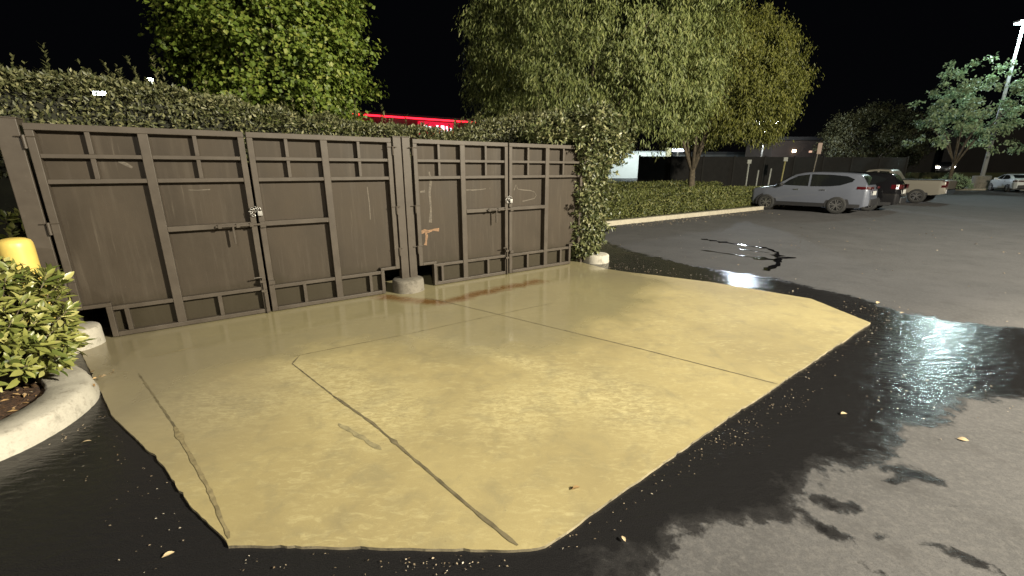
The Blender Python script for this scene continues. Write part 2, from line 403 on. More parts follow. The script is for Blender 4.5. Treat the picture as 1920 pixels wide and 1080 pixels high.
WORN = [([(-1.03,4.5),(-.13,3.93),(.52,3.41)], .16), ([(0,2.89),(.38,3.13),(.8,3.19),(.93,2.9)], .42), ([(-2.9,3.2),(-2.16,2.9),(-1.97,3.04)], .35), ([(-1.97,3.6),(-1.4,3.22),(-.96,2.87)], .45)]
SLAB_Z = .016
def slab():
    rg = random.Random(3); out = []
    full = SLAB + [gw(7.0, .25)[:2], gw(7.0, 2.4)[:2], gw(-.4, 2.4)[:2], gw(-.4, -.05)[:2]]
    for i, a in enumerate(full):
        b = full[(i+1) % len(full)]; L = math.hypot(b[0]-a[0], b[1]-a[1]); k = max(1, int(L/.035)) if i < len(SLAB) else max(1, int(L/.5))
        nx, ny = -(b[1]-a[1])/L, (b[0]-a[0])/L
        wob = .008 if i in (1, 2, 3, 4, 5, 6) else .0055
        for j in range(k):
            px_, py_ = a[0]+(b[0]-a[0])*j/k, a[1]+(b[1]-a[1])*j/k
            q = (wob*1.6*mnoise.noise(Vector((px_*2.1, py_*2.1, 3)))+wob*1.1*mnoise.noise(Vector((px_*9, py_*9, 8)))+(wob*rg.uniform(.5, 1.6) if rg.random() < .05 else 0)) if (j and i < len(SLAB)-1) else 0
            out.append((a[0]+(b[0]-a[0])*j/k+nx*q, a[1]+(b[1]-a[1])*j/k+ny*q))
    bm = bmesh.new(); vs = [bm.verts.new((x, y, SLAB_Z)) for x, y in out]; bm.faces.new(vs)
    for ax, lo, hi in ((0, -5, 5), (1, 1, 11)):
        v = lo
        while v < hi:
            no = (1, 0, 0) if ax == 0 else (0, 1, 0); co = (v+.003, 0, 0) if ax == 0 else (0, v+.003, 0)
            bmesh.ops.bisect_plane(bm, geom=bm.verts[:]+bm.edges[:]+bm.faces[:], plane_co=co, plane_no=no); v += .09
    me = bpy.data.meshes.new("concrete_pad"); bm.to_mesh(me); bm.free(); me.materials.append(M['pad'])
    P = np.empty(len(me.vertices)*3); me.vertices.foreach_get('co', P); P = P.reshape(-1, 3)[:, :2]
    SW = [(-4.8,4.3),(-2.98,2.92),(-2.68,3.65),(-1.49,4.3),(-0.53,3.95),(0.5,4.15),(1.5,5.2),(2.3,6.6),(2.4,9),(-5,9)]
    set_attr(me, "wet", np.clip(sd_poly(P, SW), -1.2, 1.2))
    rd = d_line(P, [(-1.86,5.93),(-1.45,5.78),(-0.97,5.66),(-0.7,5.86),(-0.25,6.3),(0.44,6.82)])
    set_attr(me, "rust", np.clip(1.05-rd/.27, 0, 1))
    wn = np.zeros(len(P))
    for pts, wd_ in WORN: wn = np.maximum(wn, np.clip(1.25-d_line(P, pts)/wd_, 0, 1))
    set_attr(me, "worn", wn)
    gl = np.clip(1-d_line(P, [(-4.6,4.3),(-3.3,3.2),(-2.9,2.85)])/1.5, 0, 1)*.8
    gr = np.clip(1-d_line(P, [(1.2,7.4),(2.2,7.2),(3.0,6.6)])/.7, 0, 1)*.45
    set_attr(me, "grey", np.maximum(gl, gr))
    o = bpy.data.objects.new("concrete_pad", me); COL.objects.link(o); tag(o, kind='structure')
    # pale vertical edge of the slab above the lower asphalt
    e = MB(); n = len(out); ne = sum(1 for _ in out)
    vs = []; fs = []
    for (x, y) in out: vs += [(x, y, SLAB_Z), (x, y, -.05)]
    for i in range(n): j = (i+1) % n; fs.append((2*i, 2*i+1, 2*j+1, 2*j))
    e.add(vs, fs); e.build("concrete_pad_edge", M['edge'], o)
    # worn arris along the two sides on the right: a narrow chamfered lip a few mm lower than the top
    zj = SLAB_Z + .004
    J = [([(-1.22,5.85),(-0.96,5.7),(-0.17,5.14),(1.31,4.06),(2.27,3.31)], .014, M['joint'], .25, 0, .002),
         ([(-2.09,3.91),(-2.07,3.71),(-1.45,3.12)], .012, M['joint'], .4, 0, .002),
         ([(-1.45,3.12),(-1.0,2.72),(-0.62,2.33),(-0.17,1.87),(0.03,1.68)], .018, M['joint'], .35, .04, .003),
         ([(-2.14,3.87),(-1.71,4.13),(-1.18,4.45),(-0.17,5.14),(0.59,5.63)], .008, M['joint'], .5, 0, .004),
         ([(-3.35,3.51),(-2.35,2.64)], .012, M['joint'], .4, 0, .002),
         ([(-2.40,2.68),(-1.72,2.05),(-1.40,1.72)],   .019, M['stain'], .4, .12, .0035),
         ([(-2.7,4.35),(-1.7,4.98),(-0.9,5.28)], .006, M['stain'], .6, 0, .002),
         ([(-3.55,3.85),(-3.25,4.12)], .014, M['stain'], .7, 0, .002),
         ([(-1.25,2.72),(-.85,2.42)], .03, M['faint'], .6, 0, .002)]
    for pts, w, m_, jt, bl, dz in J:
        strip(pts, w, SLAB_Z+dz, rg, jt, 22, True, "control_joint", m_, o, bl)
slab()

# crack-like trickles of water standing on the asphalt further out
puddle = simple("standing_water", (.006, .006, .007), .06, 0, .5)
rgp = random.Random(8)
pud = empty("puddle_trickles"); tag(pud, kind='structure')
for pts, w in (([(5.04,11.37),(5.5,10.6),(5.8,10.2),(5.99,9.93)], .09), ([(4.34,9.72),(4.8,9.2),(5.2,8.74),(5.45,8.6)], .09),
               ([(5.99,9.93),(5.9,9.4),(5.54,8.85)], .10), ([(5.95,8.85),(5.54,8.78),(5.2,8.2),(4.62,7.65)], .11), ([(5.3,9.9),(5.5,9.6),(5.7,9.35)], .06)):
    strip(pts, w, .004, rgp, .6, 12, True, "trickle", puddle, pud, .1)

# ------------------------------------------------------------------ island kerb, bottom left
def planter():
    outer = [(-7.0,.9),(-5.2,1.25),(-3.9,1.72),(-3.42,2.08),(-3.24,2.33),(-3.19,2.6),(-3.24,2.9),(-3.38,3.16),(-3.62,3.36),(-4.0,3.56),(-4.6,3.78),(-5.6,4.2)]
    pts = []
    for i in range(len(outer)-1):       # Catmull-Rom
        p0 = np.array(outer[max(0, i-1)]); p1 = np.array(outer[i]); p2 = np.array(outer[i+1]); p3 = np.array(outer[min(len(outer)-1, i+2)])
        for k in range(6):
            t = k/6; pts.append(.5*((2*p1)+(-p0+p2)*t+(2*p0-5*p1+4*p2-p3)*t*t+(-p0+3*p1-3*p2+p3)*t**3))
    pts.append(np.array(outer[-1]))
    prof = [(-.005, -.03), (.0, .03), (.022, .115), (.04, .14), (.065, .15), (.15, .152), (.27, .148), (.285, .13), (.29, .05)]
    vs = []; fs = []; n = len(prof); rg = random.Random(2)
    for i, p in enumerate(pts):
        a = pts[max(0, i-1)]; b = pts[min(len(pts)-1, i+1)]; d = (b-a)/np.linalg.norm(b-a); inn = np.array([-d[1], d[0]])
        for (o_, z) in prof:
            q = p + inn*(o_+rg.uniform(-.004, .004)); vs.append((q[0], q[1], z+rg.uniform(-.003, .003)))
        if i:
            for k in range(n-1): fs.append(((i-1)*n+k, (i-1)*n+k+1, i*n+k+1, i*n+k))
    k = MB().add(vs, fs).build("island_kerb", M['kerb'], smooth=True); tag(k, kind='structure')
    inner = []
    for i, p in enumerate(pts):
        a = pts[max(0, i-1)]; b = pts[min(len(pts)-1, i+1)]; d = (b-a)/np.linalg.norm(b-a); inn = np.array([-d[1], d[0]]); q = p+inn*.28
        inner.append((q[0], q[1], .10))
    mb = MB(); inner = inner + [(-8, 4.2, .10), (-8, 1, .10)]; mb.add(inner, [tuple(range(len(inner)))])
    tag(mb.build("mulch_bed", M['mulch']), kind='structure')
planter()

# ================================================================== FOLIAGE BUILDER
def leaves_mesh(P, D, Nn, L, Wd, fold=.18, shape='pointed'):
    """P base, D direction, Nn normal (all (n,3)), L, Wd lengths -> verts, faces"""
    D = D/np.linalg.norm(D, axis=1)[:, None]
    T = np.cross(D, Nn); T /= (np.linalg.norm(T, axis=1)[:, None]+1e-9); U = np.cross(T, D)
    L = np.broadcast_to(L, len(P))[:, None]; Wd = np.broadcast_to(Wd, len(P))[:, None]
    if shape == 'pointed':
        st = [(0, 0, 0), (.45, .5, fold), (1, 0, -.05), (.45, -.5, fold)]; F = [(0, 1, 2), (0, 2, 3)]
    elif shape == 'lobed':
        st = [(0, 0, 0), (.18, .55, .1), (.55, .38, .06), (.62, .6, .04), (1, 0, -.08), (.62, -.6, .04), (.55, -.38, .06), (.18, -.55, .1)]; F = [(0, 1, 2, 3, 4), (0, 4, 5, 6, 7)]
    else:
        st = [(0, 0, 0), (.10, .10, .02), (.30, .40, fold*.7), (.55, .50, fold*.75), (.80, .32, fold*.2), (1, 0, -.16), (.80, -.32, fold*.2), (.55, -.50, fold*.75), (.30, -.40, fold*.7), (.10, -.10, .02),
              (.30, 0, .02), (.55, 0, .0), (.80, 0, -.06)]
        F = [(0, 1, 2, 10), (10, 2, 3, 11), (11, 3, 4, 12), (12, 4, 5), (0, 10, 8, 9), (10, 11, 7, 8), (11, 12, 6, 7), (12, 5, 6)]
    k = len(st); V = np.empty((len(P), k, 3))
    for i, (a, b, c) in enumerate(st): V[:, i] = P + D*(a*L) + T*(b*Wd) + U*(c*Wd)
    base = (np.arange(len(P))*k)[:, None]
    faces = []
    for f in F: faces.append(base + np.array(f)[None, :])
    return V.reshape(-1, 3), faces
def np_obj(name, V, facegroups, m, parent=None, smooth=False):
    me = bpy.data.meshes.new(name); me.vertices.add(len(V)); me.vertices.foreach_set('co', V.astype(np.float32).ravel())
    loops = np.concatenate([f.ravel() for f in facegroups]); tot = np.concatenate([np.full(len(f), f.shape[1]) for f in facegroups])
    start = np.concatenate([[0], np.cumsum(tot)[:-1]])
    me.loops.add(len(loops)); me.loops.foreach_set('vertex_index', loops.astype(np.int32))
    me.polygons.add(len(tot)); me.polygons.foreach_set('loop_start', start.astype(np.int32)); me.polygons.foreach_set('loop_total', tot.astype(np.int32))
    if smooth: me.polygons.foreach_set('use_smooth', np.ones(len(tot), bool))
    me.update(calc_edges=True); me.validate(); me.materials.append(m)
    o = bpy.data.objects.new(name, me); COL.objects.link(o)
    if parent: o.parent = parent
    return o
def unit(n, rng):
    v = rng.normal(size=(n, 3)); return v/np.linalg.norm(v, axis=1)[:, None]
def lumpy(dirs, seed, amp, fr):
    return np.array([1+amp*mnoise.noise(Vector((d[0]*fr+seed, d[1]*fr, d[2]*fr))) for d in dirs])
def trunk_mesh(h, r0, rng, limbs, spread, top):
    mb = MB(); lean = rng.uniform(-.1, .1)
    mb.tube([(0, 0, -.1), (lean*.3, 0, h*.3), (lean*.6, .03, h*.65), (lean, 0, h)], [r0*1.35, r0, r0*.85, r0*.7], 10)
    for i in range(limbs):
        a = 2*math.pi*i/limbs + rng.uniform(-.4, .4); s = spread*rng.uniform(.5, .9); z1 = h + (top-h)*rng.uniform(.45, .85); z0 = h*rng.uniform(.8, 1.0)
        c, d = math.cos(a), math.sin(a)
        mb.tube([(lean*.9, 0, z0), (lean+c*s*.3, d*s*.3, z0+(z1-z0)*.4), (lean+c*s*.7, d*s*.7, z0+(z1-z0)*.75), (lean+c*s, d*s, z1)], [r0*.55, r0*.38, r0*.22, r0*.08], 6)
    return mb
def tree(name, base, crown_c, rad, style, m, label, n_cl, per, L, Wd, seed, trunk_h, trunk_r, amp=.2, fr=1.6, zcut=-.9, clr=.35, inner=.45, grp=None):
    rng = np.random.default_rng(seed); pr = random.Random(seed)
    root = empty(name, base, 0, label, 'tree', grp)
    c = np.array(crown_c) - np.array(base); rad = np.array(rad)
    trunk_mesh(trunk_h, trunk_r, pr, 7, float(rad[0])*.8, float(c[2]+rad[2]*.6)).build("trunk", M['bark'], root, True)
    d = unit(n_cl*2, rng); d = d[d[:, 2] > zcut][:n_cl]
    rr = inner+(1-inner)*rng.random(len(d))**.45
    cl = c + d*rad*(rr*lumpy(d, seed*3.1, amp, fr))[:, None]
    n = len(cl)*per
    out = np.repeat(d*(1/rad)*rad.mean(), per, 0)
    C = np.repeat(cl, per, 0)
    if style == 'willow':
        ln = np.repeat(rng.uniform(.25, .80, len(cl)), per); t = rng.random(n)
        sway = np.repeat(rng.normal(0, .16, (len(cl), 3)), per, 0)
        P = C + np.stack([np.zeros(n), np.zeros(n), -t*ln], 1) + sway*t[:, None] + rng.normal(0, clr, (n, 3))*np.array([1, 1, .6])
        D = np.stack([rng.normal(0, .42, n), rng.normal(0, .42, n), -np.ones(n)*.9], 1) + out*.15
        Nn = out + rng.normal(0, .55, (n, 3)); Nn[:, 2] += .25
        sh = 'pointed'
    else:
        g = rng.normal(0, clr, (n, 3)); P = C + g*np.array([1, 1, .75])
        D = out*.5 + rng.normal(0, .6, (n, 3)); D[:, 2] -= .45
        Nn = out*.9 + rng.normal(0, .4, (n, 3)); Nn[:, 2] += .55
        sh = 'pointed'
    sz = rng.uniform(.7, 1.25, n)
    V, F = leaves_mesh(P, D, Nn, L*sz, Wd*sz, .18, sh)
    np_obj("crown", V, F, m, root)
    return root

# ------------------------------------------------------------------ the trees
tree("maple_tree", (-5.75, 11.6, 0), (-5.75, 11.6, 5.0), (2.15, 2.2, 4.4), 'maple', M['leaf_maple'],
     "broad bright green maple behind the left pair of gates", 460, 185, .10, .092, 11, 2.2, .17, .16, 2.8, -.95, .19)
tree("willow_tree", (3.3, 19.2, 0), (3.25, 19.2, 6.3), (5.25, 4.4, 5.1), 'willow', M['leaf_willow'],
     "biggest tree, drooping grey green willow behind the ivy covered corner", 1700, 62, .175, .044, 21, 2.6, .24, .12, 2.4, -.62, .16)
tree("round_tree", (10.3, 25.2, 0), (12.1, 25.6, 6.3), (3.5, 3.4, 3.9), 'willow', M['leaf_olive'],
     "rounded olive yellow tree right of the willow, behind the grey car's bonnet", 1000, 58, .17, .052, 31, 1.9, .20, .12, 2.4, -.75, .16)
tree("dim_tree", (48.4, 60, 0), (48.0, 60, 5.6), (6.6, 5, 4.3), 'round', M['leaf_dim'],
     "dim brown green tree in the dark behind the parked cars", 420, 42, .30, .14, 41, 1.8, .2, .2, 2.2, -.8, .35)
tree("pale_tree", (39.0, 39.4, 0), (39.4, 39.3, 6.4), (4.1, 3.4, 4.1), 'round', M['leaf_pale'],
     "sparse tree lit pale green beside the lamp pole", 150, 50, .24, .15, 51, 2.4, .16, .6, 3.2, -.85, .20, .3)

# ------------------------------------------------------------------ hedge over the enclosure
def hedge_leaves(n, sfun, L, Wd, rng, out, spread=.55, up=.3, shape='pointed', droop=0.0):
    P, O = sfun(n, rng); D = O*.35 + rng.normal(0, spread, (n, 3)); D[:, 2] += up - droop
    Nn = O + rng.normal(0, .45, (n, 3)); Nn[:, 2] += .35
    sz = rng.uniform(.65, 1.3, n)
    return leaves_mesh(P, D, Nn, L*sz, Wd*sz, .2, shape)
HS = [(-2.4, 2.80), (-.5, 2.77), (0, 2.77), (.8, 2.78), (2, 2.56), (3.5, 2.45), (4.9, 2.42), (5.5, 2.60), (6.7, 2.86), (7.6, 2.84), (8.2, 2.74), (8.8, 2.45)]
def htop(s): return np.interp(s, [a for a, _ in HS], [b for _, b in HS])
def enclosure_hedge():
    rng = np.random.default_rng(77); root = empty("hedge", gw(3, 1.2), GA, "long dark clipped hedge rising behind both gates", "hedge")
    o = (3.0, 1.2)
    mb = MB(); s_ = np.linspace(-2.3, 8.3, 40); vs = []; fs = []
    for i, s in enumerate(s_):
        z = float(htop(s))-.16
        for (t, zz) in ((-.32, 0), (-.32, z-.08), (-.15, z), (.6, z), (.7, z-.1), (.7, 0)): vs.append((s-3, t, zz))
        if i:
            for k in range(5): fs.append(((i-1)*6+k, (i-1)*6+k+1, i*6+k+1, i*6+k))
    fs += [tuple(range(6)), tuple(range(39*6, 40*6))]
    mb.add(vs, fs).build("branches", M['twig'], root)
    def surf(n, rng):
        s = rng.uniform(-2.4, 8.5, n); u = rng.random(n); top = htop(s) + .07*np.array([mnoise.noise(Vector((a*2.2, 3.1, 0))) for a in s])
        front = u < .66
        t = np.where(front, -.36+rng.normal(0, .07, n), rng.uniform(-.35, .65, n))
        z = np.where(front, top-.02-rng.random(n)**1.3*1.1, top-np.abs(rng.normal(0, .05, n)))
        bulge = np.array([mnoise.noise(Vector((a*3.1, b*3.1, 7))) for a, b in zip(s, z)])*.10
        t = np.where(front, t-bulge, t); z = np.where(front, z, z+bulge)
        O = np.stack([np.zeros(n), np.where(front, -1.0, -.25), np.where(front, .35, 1.0)], 1)
        return np.stack([s-3, t, z], 1), O
    V, F = hedge_leaves(48000, surf, .056, .026, rng, None)
    # upright shoots that stick out of the top
    sh = rng.uniform(-2.2, 8.2, 150); hh = rng.uniform(.10, .30, 150)*np.where(rng.random(150) < .25, 1.5, .8)
    Ps, Ds, Ns = [], [], []
    tw = MB()
    for s, h in zip(sh, hh):
        t0 = rng.uniform(-.3, .3); z0 = float(htop(s))-.05; lx, ly = rng.normal(0, .05, 2)
        for k in range(int(h*80)):
            f = rng.random(); a = rng.uniform(0, 6.28)
            Ps.append((s-3+lx*f, t0+ly*f, z0+h*f)); Ds.append((math.cos(a)*.7, math.sin(a)*.7, .75)); Ns.append((-math.cos(a), -math.sin(a), .8))
    V2, F2 = leaves_mesh(np.array(Ps), np.array(Ds), np.array(Ns), rng.uniform(.045, .07, len(Ps)), rng.uniform(.02, .03, len(Ps)))
    np_obj("foliage", np.vstack([V, V2]), F+[f+len(V) for f in F2], M['leaf_hedge'], root)
enclosure_hedge()
def ivy():
    rng = np.random.default_rng(99); root = empty("climbing_ivy", gw(7.2, 0), GA, "leafy climbing ivy swallowing the right gate post and spilling over the gate top", "ivy")
    # column round the post and the mass lying over the corner of the gate
    def colw(z): return np.interp(z, [0, .2, .6, 1.1, 1.6, 2.0, 2.3, 2.7], [.24, .34, .40, .38, .38, .48, .62, .52])
    def colc(z): return np.interp(z, [0, .6, 1.2, 1.7, 2.1, 2.4, 2.8], [.02, .0, .0, .04, .08, .12, .10])
    mb = MB(); prof = []
    for z in np.linspace(0, 2.6, 12): prof.append((float(colw(z))*.62, float(z)))
    vs = []; fs = []; n = 14
    for i, (r_, z) in enumerate(prof):
        for k in range(n): a = 2*math.pi*k/n; vs.append((float(colc(z))+r_*math.cos(a), .12+r_*.75*math.sin(a), z))
        if i:
            for k in range(n): fs.append(((i-1)*n+k, (i-1)*n+(k+1) % n, i*n+(k+1) % n, i*n+k))
    fs.append(tuple(range(11*n, 12*n))); mb.add(vs, fs).build("stems", M['twig'], root, True)
    def surf(n, rng):
        z = rng.random(n)**.85*2.75+.05; a = rng.uniform(-math.pi-.4, .5, n)
        cl = np.array([mnoise.noise(Vector((x*1.6, y*2.6, 1))) for x, y in zip(a, z)])
        r_ = colw(z)*(1+.30*cl)*(.82+.2*rng.random(n)); x = colc(z)+r_*np.cos(a); y = .12+r_*.8*np.sin(a)
        O = np.stack([np.cos(a), np.sin(a), np.full(n, .2)], 1); return np.stack([x, y, z], 1), O
    V, F = hedge_leaves(8200, surf, .095, .046, rng, None, .6, .0, 'pointed', .35)
    def over(n, rng):        # the mass along the top of the right gates, thinning to the left
        s = 1-rng.random(n)**.8*2.4; top = np.interp(s, [-1.4, -.6, 0, .5, 1.1], [2.36, 2.62, 2.86, 2.8, 2.5])
        bot = np.interp(s, [-1.4, -.6, -.2, .2, 1.1], [2.24, 2.22, 2.12, 1.9, 1.9])
        cl = np.array([mnoise.noise(Vector((q*2.3, 5, w))) for q, w in zip(s, rng.random(n)*.3)])
        u = rng.random(n); z = bot+(top+.12*cl-bot)*u
        t = np.interp(s, [-1.4, -.5, .3, 1.1], [.14, .0, -.22, -.05])+(u-.5)**2*1.1-.02+rng.normal(0, .06, n)
        O = np.stack([np.full(n, .1), -(1.0-u*.8), u*1.0], 1); return np.stack([s, t, z], 1), O
    V2, F2 = hedge_leaves(7000, over, .09, .043, rng, None, .6, .05)
    # sprays: stray stems with leaves sticking sideways and up
    Ps, Ds, Ns = [], [], []; tw = MB()
    for i in range(120):
        if i < 75:
            s = rng.uniform(-1.6, 1.1); z0 = float(np.interp(s, [-1.4, -.6, 0, .5, 1.1], [2.36, 2.62, 2.86, 2.8, 2.5]))-.06; t0 = rng.uniform(-.15, .3); d = np.array([rng.normal(0, .35), rng.normal(-.1, .3), 1.0]); h = rng.uniform(.08, .26)
        else:
            z0 = rng.uniform(.3, 2.3); side = rng.choice([-1, 1], p=[.4, .6]); s = float(colc(z0))+side*float(colw(z0))*.8; t0 = rng.uniform(-.25, .1); d = np.array([side*1.0, rng.normal(-.3, .3), rng.normal(.1, .5)]); h = rng.uniform(.08, .24)
        d /= np.linalg.norm(d); p0 = np.array([s, t0, z0])
        for k in range(int(h*75)):
            f = rng.random(); q = unit(1, rng)[0]; Ps.append(p0+d*h*f); Ds.append(d*.6+q); Ns.append(np.array([0, -.6, .8])+unit(1, rng)[0]*.5)
    V3, F3 = leaves_mesh(np.array(Ps), np.array(Ds), np.array(Ns), rng.uniform(.06, .11, len(Ps)), rng.uniform(.03, .05, len(Ps)))
    np_obj("foliage", np.vstack([V, V2, V3]), F+[f+len(V) for f in F2]+[f+len(V)+len(V2) for f in F3], M['leaf_ivy'], root)
ivy()

# ------------------------------------------------------------------ enclosure walls behind the gates
w = MB()
for s0, s1, t0, t1 in ((-.38, -.22, .16, 2.4), (7.0, 7.2, .12, 2.4), (-.38, 7.2, 2.402, 2.6)):
    ps = [gw(s0, t0)[:2], gw(s1, t0)[:2], gw(s1, t1)[:2], gw(s0, t1)[:2]]
    w.add([(x, y, 0) for x, y in ps]+[(x, y, 2.1) for x, y in ps], [(0,3,2,1),(4,5,6,7),(0,1,5,4),(1,2,6,5),(2,3,7,6),(3,0,4,7)])
tag(w.build("enclosure_wall", M['dark_wall']), "dark masonry wall of the bin enclosure behind the gates", "wall")

# ================================================================== GATES
def gate_leaf(s_h, s_e, s_m, label, mus, lows, latch=True, rust=None, scuffs=()):
    """hinge edge s_h, meeting edge s_e, middle stile s_m (all in gate metres); local x = s - s_h"""
    sg = 1 if s_e > s_h else -1
    root = empty("swing_gate", gw(s_h, 0), GA, label, "gate", "brown steel gate leaves of the bin enclosure")
    X = lambda s: s - s_h
    a, b = min(X(s_h), X(s_e)), max(X(s_h), X(s_e)); nt_ = .235; H_ = 2.2; zl = .34
    na = X(s_h)+sg*nt_                                   # notch edge
    # sheet panel with the notch cut out at the hinge foot
    pn = MB(); th = (.006, .012)
    out = [(na, .03), (X(s_e), .03), (X(s_e), H_-.02), (X(s_h), H_-.02), (X(s_h), .37), (na, .37)]
    vs = [(x, th[0], z) for x, z in out]+[(x, th[1], z) for x, z in out]
    fs = [tuple(range(6)), tuple(range(11, 5, -1))]+[(i, (i+1) % 6, (i+1) % 6+6, i+6) for i in range(6)]
    pn.add(vs, fs); pn.build("sheet_panel", M['panel'], root)
    fy0, fy1 = -.074, .004                                 # frame tubes stand proud of the sheet
    fr = MB(); tw_ = .062
    def hbar(x0, x1, z0, z1, y0=fy0, y1=fy1): fr.box(min(x0, x1), max(x0, x1), y0, y1, z0, z1)
    hbar(a, b, H_-.062, H_)                                # top
    hbar(X(s_e), X(s_e)-sg*.062, .025, H_-.062)            # meeting stile
    hbar(X(s_h), X(s_h)+sg*tw_, .365, H_-.062)             # hinge stile
    hbar(X(s_h)+sg*tw_, na+sg*.05, .365, .405)             # over the notch
    hbar(na, na+sg*.05, .025, .365)                        # notch upright
    hbar(na+sg*.05, X(s_e)-sg*.062, .025, .075)            # bottom rail
    fr.build("frame", M['gate'], root, bevel=.005)
    ms = MB().box(X(s_m)-.042, X(s_m)+.042, fy0+.001, fy1, .075, H_-.062); ms.build("mid_stile", M['gate'], root, bevel=.005)
    bays = [(X(s_h)+sg*tw_, X(s_m)-sg*.042), (X(s_m)+sg*.042, X(s_e)-sg*.062)]
    for zc, hw in ((1.905, .020), (1.665, .022)):
        for x0, x1 in bays: MB().box(min(x0, x1), max(x0, x1), fy0+.008, fy1, zc-hw, zc+hw).build("rail", M['gate'], root, bevel=.004)
    for i, (x0, x1) in enumerate(bays):
        if i == 0: x0 = na+sg*.05
        MB().box(min(x0, x1), max(x0, x1), fy0+.008, fy1, zl-.022, zl+.022).build("rail", M['gate'], root, bevel=.004)
    for s in mus:
        for z0, z1 in ((1.925, H_-.062), (1.687, 1.885)):
            MB().box(X(s)-.019, X(s)+.019, fy0+.012, fy1, z0, z1).build("muntin", M['gate'], root, bevel=.003)
    for s in lows: MB().box(X(s)-.02, X(s)+.02, fy0+.012, fy1, .075, zl-.022).build("muntin", M['gate'], root, bevel=.003)
    x0, x1 = bays[1]
    MB().box(min(x0, x1), max(x0, x1), fy0-.004, fy1, 1.115, 1.172).build("latch_rail", M['gate'], root, bevel=.004)
    if latch:
        lb = MB(); xe = X(s_e); lb.box(min(xe-sg*.42, xe+sg*.10), max(xe-sg*.42, xe+sg*.10), fy0-.032, fy0-.006, 1.130, 1.152)
        for q in (.06, .2, .38): lb.box(xe-sg*q-.018, xe-sg*q+.018, fy0-.038, fy0-.004, 1.118, 1.164)
        lb.box(xe-sg*.25-.010, xe-sg*.25+.010, fy0-.036, fy0-.014, .93, 1.135); lb.build("slide_bolt", M['gate'], root, bevel=.003)
        cb = MB(); xc = xe-sg*.035; cb.tube([(xc, fy0-.018, .015), (xc, fy0-.018, .50)], .009, 8); cb.tube([(xc, fy0-.018, .49), (xc-sg*.09, fy0-.03, .49)], .009, 8)
        cb.box(xc-.03, xc+.03, fy0-.032, fy0, .30, .33); cb.box(xc-.03, xc+.03, fy0-.032, fy0, .42, .45); cb.build("drop_bolt", M['gate'], root, True, auto=40)
    else:
        cb = MB(); xc = X(s_e)-sg*.035; cb.box(xc-.035, xc+.035, fy0-.03, fy0, .38, .43); cb.build("bolt_keeper", M['gate'], root, bevel=.003); cb = MB(); cb.box(xc-.03, xc+.03, fy0-.03, fy0, 1.10, 1.17); cb.build("bolt_keeper", M['gate'], root, bevel=.003)
    for z in (.62, 1.22, 2.03):
        h = MB(); h.tube([(X(s_h)-sg*.012, fy0-.012, z-.06), (X(s_h)-sg*.012, fy0-.012, z+.06)], .014, 8); h.tube([(X(s_h)-sg*.07, fy0-.004, z+.05), (X(s_h)+sg*.07, fy0-.004, z+.05)], .006, 6)
        h.build("hinge", M['gate'], root, True, auto=40)
    for (pts, wd, mm, nm) in scuffs:
        q = MB(); rg = random.Random(int(abs(pts[0][0])*1000)); vs = []; fs = []
        for i, (s, z) in enumerate(pts):
            p2 = pts[min(i+1, len(pts)-1)]; p1 = pts[max(0, i-1)]; dx, dz = p2[0]-p1[0], p2[1]-p1[1]; L_ = math.hypot(dx, dz); nx, nz = -dz/L_, dx/L_; w_ = wd*rg.uniform(.4, 1.2)*.5
            vs += [(X(s)+nx*w_, .0035, z+nz*w_), (X(s)-nx*w_, .0035, z-nz*w_)]
            if i: fs.append((2*i-2, 2*i-1, 2*i+1, 2*i))
        q.add(vs, fs).build(nm, mm, root)
    return root
gate_leaf(-.185, 1.565, .665, "leftmost brown gate leaf, hinged beside the yellow bollard", (.24, 1.10), (.21, 1.06), True,
          scuffs=(([(.42, 1.86), (.47, 1.84), (.52, 1.80)], .035, M['scuff'], "scuff"), ([(.62, .95), (.63, .9), (.64, .84)], .025, M['scuff'], "scuff"), ([(.96, 1.56), (1.04, 1.555), (1.16, 1.56)], .012, M['scuff'], "scuff")))
gate_leaf(3.305, 1.59, 2.43, "brown gate leaf left of the twin posts, streaked with dull brown runs", (2.0, 2.86), (2.0, 2.87), False,
          scuffs=(([(2.95, 1.55), (2.96, 1.3), (2.955, 1.1)], .012, M['scuff'], "scuff"),))
gate_leaf(3.615, 5.245, 4.41, "brown gate leaf right of the twin posts with an orange rust patch near its hinge", (4.02, 4.83), (4.0, 4.85), True,
          scuffs=(([(3.70, .86), (3.76, .88), (3.82, .865), (3.90, .885), (4.0, .88)], .05, M['rustpatch'], "rust_patch"), ([(3.77, .87), (3.79, .80), (3.775, .72), (3.76, .66)], .045, M['rustpatch'], "rust_patch"),
                  ([(3.88, 1.75), (3.90, 1.6), (3.87, 1.45), (3.88, 1.2), (3.86, 1.0)], .045, M['scuff'], "scuff"), ([(4.5, 1.47), (4.62, 1.465), (4.76, 1.47), (4.86, 1.48)], .02, M['scuff'], "scuff"), ([(3.72, 1.46), (3.8, 1.47)], .03, M['scuff'], "scuff")))
gate_leaf(6.935, 5.27, 6.08, "brown gate leaf half hidden by ivy with a pale scribble scratched on it", (5.67, 6.46), (5.68, 6.46), False,
          scuffs=(([(5.42, 1.44), (5.46, 1.53), (5.5, 1.46), (5.62, 1.44), (5.76, 1.43), (5.86, 1.40), (5.90, 1.34), (5.86, 1.29), (5.74, 1.27), (5.6, 1.25)], .022, M['scuff'], "scuff"),))
